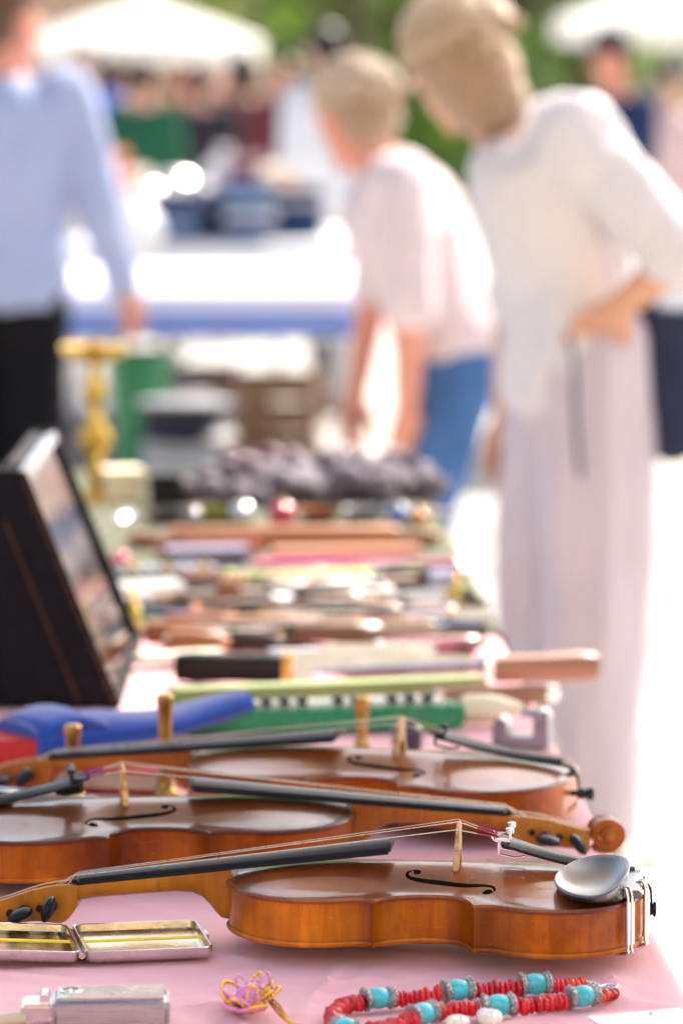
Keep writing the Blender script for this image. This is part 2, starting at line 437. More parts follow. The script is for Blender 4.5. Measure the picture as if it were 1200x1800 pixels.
def fine_tuner(y):
    mb = MB(); z = 82.5
    mb.box((121, y, z + 2.0), (13, 3.4, 2.6)); mb.box((124, y, z - 4.0), (2.0, 3.4, 11)); mb.tube([(124, y, z - 9.5), (110, y, z - 12), (102, y, z - 10.5)], 1.1, 6)
    mb.lathe([(.4, 0), (1.4, .2), (1.4, 5), (3.6, 5.2), (3.6, 8.5), (2.6, 9.2), (.3, 9.3)], (115, y, z + 2.5), 12)
    mb.tube([(128, y - 1.2, z + 1.5), (130.5, y - 1.2, z + 4.5)], .8, 6); mb.tube([(128, y + 1.2, z + 1.5), (130.5, y + 1.2, z + 4.5)], .8, 6)
    return mb
def chin_rest():
    mb = MB(); rings = []; n = 40; cx, cy = 41, 52
    def rim(q, k):
        a, b = 31, 44
        x = cx + a * k * math.cos(q) * (1 + .10 * math.cos(q)); y = cy + b * k * math.sin(q) * (1 - .06 * math.cos(2 * q))
        return x, y
    def rz(x, y): return 66 - (y - cy) * .15 - (x - cx) * .09
    for k, dz in ((.05, -9.5), (.3, -9.0), (.55, -7.2), (.75, -4.4), (.9, -1.2), (.97, .5), (1.0, .3), (1.02, -1.0)):
        ring = []
        for j in range(n):
            q = 2 * math.pi * j / n; x, y = rim(q, k); lift = 5.5 * max(0, -math.cos(q)) ** 2 * k ** 3
            ring.append((x, y, rz(x, y) + dz + lift))
        rings.append(ring)
    for k, zz, sh in ((.95, -5, 0), (.78, -9, -3), (.62, -12.5, -8), (.55, -15.0, -10)):
        ring = []
        for j in range(n):
            q = 2 * math.pi * j / n; x, y = rim(q, k); x += sh; ring.append((x, y, max(rz(x, y) + zz, 50.2 + arch_at(max(8, x), y))))
        rings.append(ring)
    mb.loft(rings)
    rr = []
    for y, wx, h in ((62, 13, 6), (40, 14, 7), (18, 13, 8.5), (2, 10, 8), (-8, 8, 6)):
        zb = 51 + arch_at(12, y) * .6; rr.append([(3, y, zb), (3 + wx * 1.5, y, zb), (3 + wx * 1.5, y, zb + h * .7), (3 + wx, y, zb + h), (5, y, zb + h), (3, y, zb + h * .7)])
    mb.loft(rr)
    return mb
def clamp(x, y, nx, ny):
    mb = MB(); g = 4.2; tx, ty = -ny * 0, nx * 0
    a = (x - nx * 7, y - ny * 7, 57); b = (x + nx * 1.5, y + ny * 1.5, 59.5); c = (x + nx * g, y + ny * g, 54); d = (x + nx * g, y + ny * g, 9.5); e = (x - nx * 8, y - ny * 8, 8.2)
    for s in (-1, 1):
        o = (-ny * 3.0 * s, nx * 3.0 * s)
        mb.tube([(p[0] + o[0], p[1] + o[1], p[2]) for p in catmull([a, b, c], 5)] + [(c[0] + o[0] * .9, c[1] + o[1] * .9, 46)], 1.25, 8)
        mb.tube([(d[0] + o[0] * .9, d[1] + o[1] * .9, 22)] + [(p[0] + o[0] * .9, p[1] + o[1] * .9, p[2]) for p in catmull([(c[0], c[1], 14), d, e], 4)], 1.25, 8)
        mb.tube([(c[0] + o[0], c[1] + o[1], 50), (c[0] + o[0], c[1] + o[1], 17)], 2.3, 10)
    return mb
def string(y0, y1, y2, r, wound, px, pz):
    zf = lambda x: 0
    nut = (486.5, y0, FBZ(486) + 7.4); br = (159.4, y1, BRT(y1) + r); tl = (126, y2, 86.5)
    mb = MB(); mb.tube([(px, y0 * .5, pz), nut, br, tl], r, 6); return mb
VIOLIN = None
def violin_meshes():
    g = {}
    s = .001
    g['top_plate'] = make_top()
    b = plate(15, 11, 4, -1).mesh('back_plate', True, 38, 0, 2, s); g['back_plate'] = b
    g['ribs'] = ribs_mesh().mesh('ribs', True, 38, 0, 2, s)
    g['neck'] = neck().mesh('neck', True, 50, 0, 2, s)
    g['fingerboard'] = fingerboard().mesh('fingerboard', True, 35, .0004, 2, s)
    g['fingerboard'] = fingerboard().mesh('fingerboard', True, 35, .35, 2, s)
    mb = MB(); mb.box((487, 0, FBZ(487) + 3.2), (4.0, 24, 7.2)); g['nut'] = mb.mesh('nut', True, 40, .8, 2, s)
    mb = MB(); mb.box((2.5, 0, 49.5), (5, 34, 8)); g['saddle'] = mb.mesh('saddle', True, 40, .9, 2, s)
    g['pegbox'] = pegbox().mesh('pegbox', True, 45, 0, 2, s); g['scroll'] = scroll().mesh('scroll', True, 32, 0, 2, s)
    for k, (x, z, sd, rt) in enumerate([(506, 25, 1, 1.2), (530, 20, 1, .35), (517, 21.5, -1, .2), (543, 17, -1, 1.0)]): g['peg%d' % k] = peg(x, z, sd, rt).mesh('peg', True, 50, 0, 2, s)
    g['bridge'] = bridge().mesh('bridge', True, 30, .3, 2, s)
    g['tailpiece'] = tailpiece().mesh('tailpiece', True, 40, .3, 2, s)
    for k, y in enumerate((-12.5, -4, 4, 12.5)): g['fine_tuner%d' % k] = fine_tuner(y).mesh('fine_tuner', True, 40, 0, 2, s)
    g['chin_rest'] = chin_rest().mesh('chin_rest', True, 35, 0, 2, s)
    g['clamp0'] = clamp(15.5, 68.5, -.84, .54).mesh('clamp', True, 50, 0, 2, s); g['clamp1'] = clamp(3.4, 36, -.97, .22).mesh('clamp', True, 50, 0, 2, s)
    mb = MB(); mb.lathe([(2.6, 4), (2.8, -3), (5.4, -4), (5.4, -8), (4.6, -9), (4.4, -12), (6.0, -13), (6.0, -17), (4.6, -18.5), (.4, -19)], (0, 0, 30), 14, 'x'); g['end_button'] = mb.mesh('end_button', True, 40, 0, 2, s)
    for k, (y0, y1, y2, r, px, pz) in enumerate([(8, 16.5, 12.5, .42, 506, 25), (2.8, 5.6, 4, .36, 530, 20), (-2.8, -5.6, -4, .32, 543, 17), (-8, -16.5, -12.5, .24, 517, 21.5)]): g['string%d' % k] = string(y0, y1, y2, r, 0, px, pz).mesh('string', True, 60, 0, 2, s)
    for k, (y1, y2) in enumerate([(16.5, 12.5), (5.6, 4), (-5.6, -4), (-16.5, -12.5)]):
        z1 = BRT(y1); f0, f1 = .55, 1.0; P = lambda f: (159.4 + (126 - 159.4) * f, y1 + (y2 - y1) * f, z1 + (86.5 - z1) * f)
        mb = MB(); mb.tube([P(.5), P(1.0)], .62, 6); g['silk%d' % k] = mb.mesh('silk', True, 60, 0, 2, s)
    return g
def make_violin(g, label, loc, rz, tilt, mats, sc=(1, 1, 1), chin=True, tuners=(0, 1, 2, 3), silk=None, roll=0.0):
    t = thing('violin', label, 'violin', loc, 0, 'violins on the pink cloth', rot=Euler((roll, tilt, rz), 'XYZ'))
    t.scale = sc
    top, rib, dark, metal = mats['top'], mats['rib'], mats['ebony'], MATS['bright_steel']
    link('top_plate', g['top_plate'], top, t); link('back_plate', g['back_plate'], rib, t); link('ribs', g['ribs'], rib, t)
    link('neck', g['neck'], mats['neck'], t); link('fingerboard', g['fingerboard'], dark, t); link('nut', g['nut'], dark, t); link('saddle', g['saddle'], dark, t)
    pb = link('pegbox', g['pegbox'], mats['neck'], t); link('scroll', g['scroll'], rib, pb)
    for k in range(4): link('peg', g['peg%d' % k], dark, t)
    link('bridge', g['bridge'], mats['bridge'], t)
    tp = link('tailpiece', g['tailpiece'], dark, t)
    for k in tuners: link('fine_tuner', g['fine_tuner%d' % k], metal if mats.get('tuner') is None else mats['tuner'], tp)
    eb = link('end_button', g['end_button'], dark, t)
    if chin: eb.scale = (.45, .8, 1)
    if chin:
        c = link('chin_rest', g['chin_rest'], MATS['chin_black'], t)
        for k in range(2): link('clamp', g['clamp%d' % k], metal, c)
    for k in range(4):
        so = link('string', g['string%d' % k], MATS['string_gut'] if k < 3 else metal, t)
        link('silk_winding', g['silk%d' % k], (silk or MATS['silk_red']), so)
    return t
# ------------------------------------------------------------------ the violins' materials and places
M('bright_steel', (.72, .72, .74), .18, 1.0, 0, .1, 40)
M('chin_black', (.016, .017, .02), .4, 0, 1.0, .06, 30, rvar=.02); _b = MATS['chin_black'].node_tree.nodes['Principled BSDF']; _b.inputs['Coat Roughness'].default_value = .26; _b.inputs['Coat IOR'].default_value = 1.9
M('string_gut', (.62, .55, .42), .35, .6, 0, .1, 60)
M('silk_red', (.35, .03, .07), .6, 0, 0, .2, 200); M('silk_purple', (.30, .05, .25), .6); M('silk_green', (.25, .38, .12), .6)
def ebony(name, c=(.008, .010, .016), r=.3):
    return M(name, c, r + .06, 0, 0, .12, 40, .02, stretch=(.15, 3, 3), bscale=120, rvar=.05)
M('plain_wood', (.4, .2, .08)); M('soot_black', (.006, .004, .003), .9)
g = violin_meshes()
V1 = dict(top=varnish('amber_spruce', (.36, .085, .008), (.13, .022, .004)), rib=varnish('amber_maple', (.80, .25, .002), (.27, .048, .001), .42, .4, 'rib'), neck=varnish('amber_neck', (.50, .20, .018), (.27, .08, .008), .3, .5, 'rib'),
          ebony=ebony('ebony_blue'), bridge=M('bridge_maple', (.52, .33, .16), .5, 0, 0, .2, 60, .1))
V2 = dict(top=varnish('brown_spruce', (.19, .052, .012), (.08, .02, .005)), rib=varnish('brown_maple', (.70, .20, .002), (.25, .042, .001), .41, .4, 'rib'), neck=varnish('brown_neck', (.46, .17, .014), (.24, .07, .006), .35, .4, 'rib'),
          ebony=ebony('ebony_grey', (.010, .013, .02), .33), bridge=M('bridge_yellow', (.72, .42, .14), .5, 0, 0, .2, 60, .1), tuner=M('black_tuner', (.02, .02, .02), .35, .6))
V3 = dict(top=varnish('red_spruce', (.36, .11, .022), (.20, .05, .012)), rib=varnish('red_maple', (.54, .13, .004), (.30, .052, .002), .3, .3, 'rib'), neck=varnish('red_neck', (.42, .14, .016), (.25, .07, .01), .3, .3, 'rib'),
          ebony=ebony('ebony_soft', (.013, .016, .022), .36), bridge=M('bridge_tan', (.45, .25, .10), .5, 0, 0, .2, 60, .1), tuner=MATS['black_tuner'])
make_violin(g, 'amber violin nearest the camera, black chin rest at its right end', (.241, 2.98, TABLE + .003), math.pi - .105, 0, V1, (.937, .937, 1.02), True, (0, 3))
make_violin(g, 'brown violin lying the other way round, its carved scroll at the right table edge', (-.352, 3.262, TABLE + .003), .121, 0, V2, (1.03, 1.03, .95), True, (0, 1, 2, 3), MATS['silk_purple'])
make_violin(g, 'reddish violin farthest back of the three, without a chin rest', (.213, 3.468, TABLE + .003), math.pi - .245, 0, V3, (1.028, 1.028, .96), False, (3,), MATS['silk_green'])
# ------------------------------------------------------------------ the setting: ground, paving, table, cloth, added shade awning
def ground_z(y): return 0.0 if y < 18 else -(y - 18) * .02
def ground_material():
    m, nt, b = NT('plaza_paving')
    tc = nt.nodes.new('ShaderNodeTexCoord'); br = nt.nodes.new('ShaderNodeTexBrick')
    br.inputs['Scale'].default_value = 1.0; br.inputs['Brick Width'].default_value = .34; br.inputs['Row Height'].default_value = .17; br.inputs['Mortar Size'].default_value = .008
    br.inputs['Color1'].default_value = (.46, .44, .41, 1); br.inputs['Color2'].default_value = (.38, .36, .33, 1); br.inputs['Mortar'].default_value = (.27, .25, .23, 1)
    nt.links.new(tc.outputs['Object'], br.inputs['Vector'])
    f = tex_noise(nt, 1.3, 6, .65)
    nt.links.new(mix(nt, .5, br.outputs['Color'], ramp(nt, f, [(.3, (.62, .6, .57)), (.7, (1.1, 1.08, 1.05))]), 'MULTIPLY'), b.inputs['Base Color'])
    b.inputs['Roughness'].default_value = .85; bump(nt, b, tex_noise(nt, 60, 4), .4)
    return m
ys = [-40, -6, 0, 6, 12, 18, 24, 30, 40, 55, 80, 130, 300, 900]
xs = [-400, -120, -40, -12, -4, 0, 4, 12, 40, 120, 400]
mb = MB(); mb.grid([[(x, y, ground_z(min(y, 75)) - .016) for x in xs] for y in ys])
ground = tag(part('ground', mb, ground_material(), None), kind='structure')
# setts right of the table: real stones in the nearest strip
SETT = [M('sett_%d' % k, c, .8, 0, 0, .25, 14, .5) for k, c in enumerate([(.47, .45, .42), (.42, .40, .37), (.50, .47, .43), (.38, .36, .34)])]
sett_me = []
for k in range(8):
    r_ = random.Random(50 + k); mb = MB(); L, W, Hh = .158 + r_.uniform(-.008, .006), .121 + r_.uniform(-.008, .006), .06
    mb.box((0, 0, -Hh / 2), (L, W, Hh), None, .985)
    me = mb.mesh('paving_stone', True, 30, .008, 2); me.materials.append(SETT[k % 4])
    for v in me.vertices: v.co.z += r_.uniform(-.002, .002)
    sett_me.append(me)
rs = random.Random(3); cnt = 0
yy = 5.5; row = 0
while yy < 11.9 and cnt < 298:
    xl = .30 + max(0, (yy - 9)) * -.03; xr = .092 * yy + .10
    x = xl + (.082 if row % 2 else 0)
    while x < xr and cnt < 298:
        link('paving_stone', sett_me[rs.randrange(8)], None, ground, (x + rs.uniform(-.004, .004), yy + rs.uniform(-.004, .004), rs.uniform(-.004, .003)), (rs.uniform(-.02, .02), rs.uniform(-.02, .02), rs.uniform(-.04, .04) + (math.pi if rs.random() < .5 else 0)))
        x += .166; cnt += 1
    yy += .130; row += 1

# the long market table (boards on trestles) and its pink cloth
EDGE_A, EDGE_B = at(1150, 1680), at(768, 930)
def edge_x(y): return EDGE_A.x + (EDGE_B.x - EDGE_A.x) * (y - EDGE_A.y) / (EDGE_B.y - EDGE_A.y)
Y0, Y1 = 2.30, 6.44
WID = 1.05
TB = thing('market_table', 'long trestle table hidden under the pink cloth', 'table', (0, 0, 0))
wood = M('trestle_wood', (.30, .20, .11), .7, 0, 0, .3, 5, .3, stretch=(6, .6, 6))
for k in range(4):
    mb = MB()
    a0 = .012 + k * (WID - .03) / 4; a1 = a0 + (WID - .03) / 4 - .006
    mb.add([(edge_x(y) - a, y, z) for z in (TABLE - .034, TABLE - .012) for y, a in ((Y0 + .02, a0), (Y0 + .02, a1), (Y1 - .02, a1), (Y1 - .02, a0))], [(3, 2, 1, 0), (4, 5, 6, 7), (0, 1, 5, 4), (1, 2, 6, 5), (2, 3, 7, 6), (3, 0, 4, 7)])
    part('board', mb, wood, TB)
for y in (2.7, 4.5, 6.1):
    for s in (.12, WID - .12):
        for d in (-.16, .16):
            mb = MB(); x = edge_x(y) - s; mb.tube([(x, y + d * .25, TABLE - .075), (x, y + d, .0)], .024, 6); part('leg', mb, wood, TB)
    mb = MB(); mb.box((edge_x(y) - WID / 2, y, TABLE - .055), (WID - .12, .07, .042)); part('trestle_bar', mb, wood, TB)
def cloth_material():
    m, nt, b = NT('pink_cotton')
    f = tex_noise(nt, 3.0, 6, .6)
    col = ramp(nt, f, [(.3, (.70, .35, .385)), (.7, (.79, .42, .45))])
    st = tex_noise(nt, 7, 4, .7)
    col = mix(nt, ramp(nt, st, [(.62, 0.0), (.75, .35)]), col, (.58, .29, .31))
    nt.links.new(col, b.inputs['Base Color']); b.inputs['Roughness'].default_value = .85; b.inputs['Sheen Weight'].default_value = .15
    wv = nt.nodes.new('ShaderNodeTexNoise'); wv.inputs['Scale'].default_value = 900
    bump(nt, b, wv.outputs[0], .12, .0004)
    return m
def cloth_h(x, y):
    v = Vector((x * 2.2, y * 2.2, 0))
    h = noise.noise(v * 1.3) * .0022 + noise.noise(v * 5 + Vector((7, 0, 0))) * .0011
    # a few creases left by folding and pulling
    for (cx, cy, a, wd, am, ln) in CREASE:
        ca, sa = math.cos(a), math.sin(a); u = (x - cx) * ca + (y - cy) * sa; w = -(x - cx) * sa + (y - cy) * ca
        if abs(u) < ln: h += am * math.exp(-(w / wd) ** 2) * math.cos(math.pi / 2 * u / ln) ** .7
    return h
rc = random.Random(12)
CREASE = []
for _ in range(75): CREASE.append((rc.uniform(-.6, .25), rc.uniform(2.45, 3.1) if rc.random() < .75 else rc.uniform(3, 6), rc.choice((rc.gauss(.9, .3), rc.gauss(2.2, .35), rc.gauss(0, .3))), rc.uniform(.003, .008), rc.uniform(.0015, .0050) * rc.choice((1, 1, -.5)), rc.uniform(.04, .16)))
for (xa, ya), (xb, yb), am in (((610, 1690), (515, 1800), .0045), ((660, 1700), (560, 1800), .003), ((450, 1700), (380, 1720), .003), ((260, 1720), (330, 1800), .0035), ((560, 1760), (470, 1730), .0025), ((1060, 1700), (1130, 1800), .004), ((700, 1705), (760, 1745), .003), ((150, 1560), (330, 1610), .003), ((250, 1590), (380, 1585), .0025)):
    a_, b_ = at(xa, ya), at(xb, yb); d_ = b_ - a_; CREASE.append(((a_.x + b_.x) / 2, (a_.y + b_.y) / 2, math.atan2(d_.y, d_.x), .0045, am, d_.length * .6))
mb = MB(); rows = []
NY = 420
for i in range(NY + 1):
    f = i / NY; y = Y0 + (Y1 - Y0) * f ** 1.35
    row_ = []
    for j in range(130):                          # across the top, from the far left to the edge
        s = WID * (1 - j / 129) ** 1.0; x = edge_x(y) - s; row_.append((x, y, TABLE - .002 + cloth_h(x, y) * min(1, s / .03 + .2)))
    ex = edge_x(y); fold = noise.noise(Vector((0, y * 5.0, 2))) ; fold2 = math.sin(y * 17 + 2 * noise.noise(Vector((0, y * 2, 5))))
    for k in range(1, 24):                        # round the edge and down the side
        u = k / 23
        if k <= 5:
            q = math.pi / 2 * k / 5; row_.append((ex + .014 * math.sin(q), y, TABLE - .002 - .014 * (1 - math.cos(q))))
        else:
            dn = (k - 5) / 18 * .38; amp = .055 * (dn / .38) ** .8
            row_.append((ex + .014 + amp * (.45 + .35 * fold2 + .4 * fold), y + .02 * fold * dn, TABLE - .016 - dn))
    rows.append(row_)
mb.grid(rows)
cloth = tag(part('tablecloth', mb, cloth_material(), None), 'pink cotton cloth spread over the long market table', 'tablecloth')
md = cloth.modifiers.new('thick', 'SOLIDIFY'); md.thickness = .0012; md.offset = -1

# olive cloth laid over the far half of the table
mb = MB(); rows = []
for i in range(121):
    y = 4.64 + (Y1 + .01 - 4.64) * i / 120 + 0.0; row_ = []
    sk = .03 * noise.noise(Vector((y * 1.5, 3, 1)))
    for j in range(50):
        s = (WID + .01) * (1 - j / 49); x = edge_x(y) - s; row_.append((x, y + (.10 * (1 - j / 49) + .02 * math.sin(j * .3)) * (1 - i / 120), TABLE + .0045 + .002 * noise.noise(Vector((x * 9, y * 9, 4)))))
    for k in range(1, 16):
        ex = edge_x(y)
        if k <= 5: q = math.pi / 2 * k / 5; row_.append((ex + .018 * math.sin(q), y, TABLE + .0035 - .018 * (1 - math.cos(q))))
        else: dn = (k - 5) / 10 * .16; row_.append((ex + .019 + .25 * dn + .012 * math.sin(y * 21) * dn / .16 + .03 * dn / .16, y, TABLE - .0145 - dn))
    rows.append(row_)
mb.grid(rows)
oc = tag(part('olive_tablecloth', mb, M('olive_velvet', (.052, .055, .010), .9, 0, 0, .3, 10, .3, sheen=.15), None), 'olive green cloth laid over the far half of the table', 'tablecloth')
md = oc.modifiers.new('thick', 'SOLIDIFY'); md.thickness = .0012; md.offset = 1

# awning added out of view over the near end to shade the violins
AW = thing('added_shade_awning', 'unseen cream canvas awning added on four posts to shade the near end of the table', 'awning', (0, 0, 0))
canvas = M('cream_canvas', (.74, .70, .62), .85, 0, 0, .08, 3, .1, trans=.32)
mb = MB(); P = []
AX0, AX1, AY0, AY1 = -1.12, 1.8, 3.9, 5.87
for i in range(13):
    r_ = []
    for j in range(13):
        x = AX0 + (AX1 - AX0) * j / 12; y = AY0 + (AY1 - AY0) * i / 12
        r_.append((x, y, 2.58 + .32 * (1 - abs(2 * j / 12 - 1)) - .03 * math.sin(math.pi * i / 12)))
    P.append(r_)
mb.grid(P); cn = part('canvas', mb, canvas, AW); md = cn.modifiers.new('thick', 'SOLIDIFY'); md.thickness = .003
for x in (AX0 + .05, AX1 - .05):
    for y in (AY0 + .05, AY1 - .05):
        mb = MB(); mb.tube([(x, y, 0), (x, y, 2.57)], .022, 10); part('post', mb, M('awning_steel', (.5, .5, .52), .4, .9), AW)
# ------------------------------------------------------------------ people
def capsule(mb, a, ra, b, rb, n=14):
    a, b = Vector(a), Vector(b); ax = (b - a); L = ax.length; ax = ax / max(L, 1e-6)
    up = Vector((0, 0, 1)) if abs(ax.z) < .9 else Vector((1, 0, 0)); u = ax.cross(up).normalized(); v = ax.cross(u)
    rings = []
    for q in (-80, -50, -20, 0): c, s = math.cos(R(q)), math.sin(R(q)); rings.append((a + ax * ra * s, ra * c))
    for q in (0, 20, 50, 80): c, s = math.cos(R(q)), math.sin(R(q)); rings.append((b + ax * rb * s, rb * c))
    mb.loft([[p + (u * math.cos(t) + v * math.sin(t)) * r for t in [2 * math.pi * k / n for k in range(n)]] for p, r in rings])
def ringloft(mb, secs, n=20):
    """secs: (centre, lateral unit vector, half width, half depth); the depth axis follows from the spine"""
    out = []
    for i, (c, lat, a, b) in enumerate(secs):
        t = (Vector(secs[min(i + 1, len(secs) - 1)][0]) - Vector(secs[max(i - 1, 0)][0])).normalized(); lat = Vector(lat); lat = (lat - t * lat.dot(t)).normalized(); dp = t.cross(lat)
        out.append([Vector(c) + lat * a * math.cos(q) + dp * b * math.sin(q) for q in [2 * math.pi * k / n for k in range(n)]])
    mb.loft(out)
def blob(name, mb, voxel, mat, parent, smooth=4, wrinkle=0.0, wscale=9.0, wst=(1, 1, 1)):
    o = link(name, mb.mesh(name, False)); md = o.modifiers.new('r', 'REMESH'); md.mode = 'VOXEL'; md.voxel_size = voxel
    me = realise(o); bpy.data.objects.remove(o); me.materials.clear()
    bm = bmesh.new(); bm.from_mesh(me)
    for _ in range(smooth): bmesh.ops.smooth_vert(bm, verts=bm.verts, factor=.5, use_axis_x=True, use_axis_y=True, use_axis_z=True)
    if wrinkle:
        bm.normal_update()
        for v in bm.verts:
            p = Vector((v.co.x * wst[0], v.co.y * wst[1], v.co.z * wst[2])) * wscale
            v.co += v.normal * wrinkle * (noise.noise(p) + .5 * noise.noise(p * 2.3 + Vector((3, 1, 7))))
    bm.to_mesh(me); bm.free(); me.polygons.foreach_set('use_smooth', [True] * len(me.polygons)); me.name = name
    return link(name, me, mat, parent)
def pose(height=1.72, lean=0.0, arms='down', stride=.06):
    s = height / 1.75; V = lambda x, y, z: Vector((x, y, z)) * s
    J = dict(head=V(0, .03, 1.625), neck=V(0, -.005, 1.47), chest=V(0, 0, 1.30), waist=V(0, 0, 1.08), pelvis=V(0, 0, .95))
    for sd, k in ((-1, 'L'), (1, 'R')):
        J['sh' + k] = V(.185 * sd, -.005, 1.415); J['el' + k] = V(.235 * sd, -.03, 1.13); J['wr' + k] = V(.245 * sd, .05, .89); J['ha' + k] = V(.24 * sd, .08, .80)
        if arms == 'front': J['el' + k] = V(.22 * sd, .03, 1.14); J['wr' + k] = V(.12 * sd, .24, 1.10); J['ha' + k] = V(.09 * sd, .31, 1.10)
        if arms == 'hip' and sd > 0: J['el' + k] = V(.38, -.08, 1.17); J['wr' + k] = V(.21, .04, 1.02); J['ha' + k] = V(.17, .09, .98)
        J['hip' + k] = V(.09 * sd, 0, .93); J['kn' + k] = V(.10 * sd, .02 + stride * sd, .50); J['an' + k] = V(.105 * sd, -.02 + stride * sd * 1.3, .085)
    if lean:
        piv = J['pelvis'].copy(); rm = Matrix.Rotation(-lean, 3, 'X')
        for k in J:
            if k in ('head', 'neck', 'chest', 'waist') or k[:2] in ('sh', 'el', 'wr', 'ha'): J[k] = piv + rm @ (J[k] - piv)
    return J, s
def person(label, J, s, loc, rz, skin, hair, top, legs, group=None, voxel=.014, face=Vector((0, 1, 0)), lat=Vector((1, 0, 0)), sleeve=1.0, leg_r=(.095, .075, .062), leg_wide=1.0, hair_kind='short', cap=None, hem=0.0, shoe=None, wr=.006, hands=True, fat=1.0):
    t = thing('person', label, 'person', loc, rz, group)
    f = face.normalized(); la = lat.normalized(); up = (J['head'] - J['neck']).normalized(); up = (up * .6 + Vector((0, 0, 1)) * .4).normalized()
    fr = (f - up * f.dot(up)).normalized(); sd = fr.cross(up); HM = Matrix((sd, fr, up)).transposed()   # head frame: right, front, up
    hc = J['head']; hp = lambda x, y, z: hc + HM @ (Vector((x, y, z)) * s)
    b = MB()
    b.ball(hp(0, -.012, .025), (.074 * s, .092 * s, .092 * s), 16, 12, HM); b.ball(hp(0, .016, -.045), (.058 * s, .068 * s, .072 * s), 14, 10, HM)
    b.ball(hp(0, .096, -.012), (.012 * s, .018 * s, .02 * s), 8, 6, HM); b.ball(hp(0, .088, .012), (.03 * s, .012 * s, .012 * s), 8, 6, HM); b.ball(hp(0, .076, -.098), (.022 * s, .016 * s, .016 * s), 8, 6, HM)
    for q in (-1, 1): b.ball(hp(.076 * q, -.004, -.008), (.010 * s, .02 * s, .032 * s), 8, 6, HM)
    capsule(b, J['neck'] - up * .04 * s, .058 * s, hp(0, -.02, -.06), .052 * s)
    def arm(m, k, infl, upto):
        S, E, W, Hd = J['sh' + k], J['el' + k], J['wr' + k], J['ha' + k]
        capsule(m, S, (.052 + infl) * s, E, (.041 + infl) * s)
        if upto > .5: e2 = E.lerp(W, min(1, (upto - .5) * 2)); capsule(m, E, (.041 + infl) * s, e2, ((.041 - .014 * min(1, (upto - .5) * 2)) + infl * 1.1) * s)
    def trunk(m, k, low=None):
        secs = [(low if low is not None else J['pelvis'] - Vector((0, 0, .10 * s)), la, (.150 + k) * s * fat, (.105 + k) * s * fat), (J['pelvis'], la, (.165 + k) * s * fat, (.115 + k) * s * fat), (J['waist'], la, (.142 + k) * s * fat, (.102 + k) * s * fat), (J['chest'], la, (.165 + k) * s, (.115 + k) * s),
                (J['chest'].lerp(J['neck'], .5), la, (.168 + k) * s, (.105 + k) * s), (J['chest'].lerp(J['neck'], .82), la, (.125 + k) * s, (.078 + k) * s), (J['neck'], la, (.06 + k * .6) * s, (.055 + k * .6) * s)]
        ringloft(m, secs)
        for k2 in 'LR': m.ball(J['sh' + k2].lerp(J['neck'], .12), (.062 + k) * s, 12, 8)
    trunk(b, 0)
    for k in 'LR':
        arm(b, k, 0, 1.0)
        W, Hd = J['wr' + k], J['ha' + k]; d = (Hd - W).normalized(); side = d.cross(fr); side = side.normalized() if side.length > .1 else la; nn = d.cross(side)
        cen = W + d * .05 * s; capsule(b, W, .026 * s, W + d * .04 * s, .030 * s)
        if hands:
            for q, ln, off in ((-1.5, .062, 0), (-.5, .075, 0), (.5, .078, 0), (1.5, .068, 0)):
                p0 = W + d * .05 * s + side * q * .019 * s; p1 = p0 + d * ln * .6 * s + nn * .008 * s; p2 = p1 + d * ln * .45 * s + nn * .022 * s
                capsule(b, W + d * .03 * s + side * q * .014 * s, .015 * s, p0, .0125 * s, 8); capsule(b, p0, .0115 * s, p1, .0105 * s, 8); capsule(b, p1, .0105 * s, p2, .009 * s, 8)
            q0 = W + d * .02 * s + side * .03 * s; q1 = q0 + (d * .035 + side * .028 + nn * .012) * s; q2 = q1 + (d * .03 + side * .006 + nn * .01) * s
            capsule(b, q0, .015 * s, q1, .0125 * s, 8); capsule(b, q1, .0125 * s, q2, .0105 * s, 8)
        capsule(b, J['hip' + k], .085 * s, J['kn' + k], .056 * s); capsule(b, J['kn' + k], .056 * s, J['an' + k], .038 * s)
    body = blob('body', b, min(voxel, .0075 if voxel < .02 else .0115), skin, t, 2)
    for q in (-1, 1):
        m = MB(); m.ball(hp(.031 * q, .078, .006), (.0125 * s, .009 * s, .008 * s), 10, 6, HM); e = part('eye', m, MATS['eye_white'], t); m = MB(); m.ball(hp(.031 * q, .0845, .006), (.0058 * s, .004 * s, .0058 * s), 8, 6, HM); part('iris', m, MATS['eye_dark'], e)
    m = MB(); m.ball(hp(0, .083, -.058), (.024 * s, .009 * s, .007 * s), 10, 6, HM); part('mouth', m, MATS['lip'], t)
    h = MB()
    h.ball(hp(0, -.026, .045), (.083 * s, .092 * s, .088 * s), 14, 10, HM); h.ball(hp(0, -.052, -.01), (.079 * s, .064 * s, .082 * s), 14, 10, HM)
    if hair_kind == 'long': h.ball(hp(0, -.06, -.07), (.078 * s, .055 * s, .10 * s), 14, 10, HM); h.ball(hp(.06, -.01, -.05), (.025 * s, .05 * s, .085 * s), 12, 8, HM); h.ball(hp(-.06, -.01, -.05), (.025 * s, .05 * s, .085 * s), 12, 8, HM)
    if hair_kind == 'bun': h.ball(hp(0, -.035, .035), (.092 * s, .102 * s, .096 * s), 16, 12, HM); h.ball(hp(0, -.055, -.03), (.088 * s, .078 * s, .095 * s), 16, 12, HM); h.ball(hp(0, -.06, -.09), (.075 * s, .06 * s, .06 * s), 16, 12, HM)
    blob('hair', h, max(.01, voxel * .8), hair, t, 3, .008, 40)
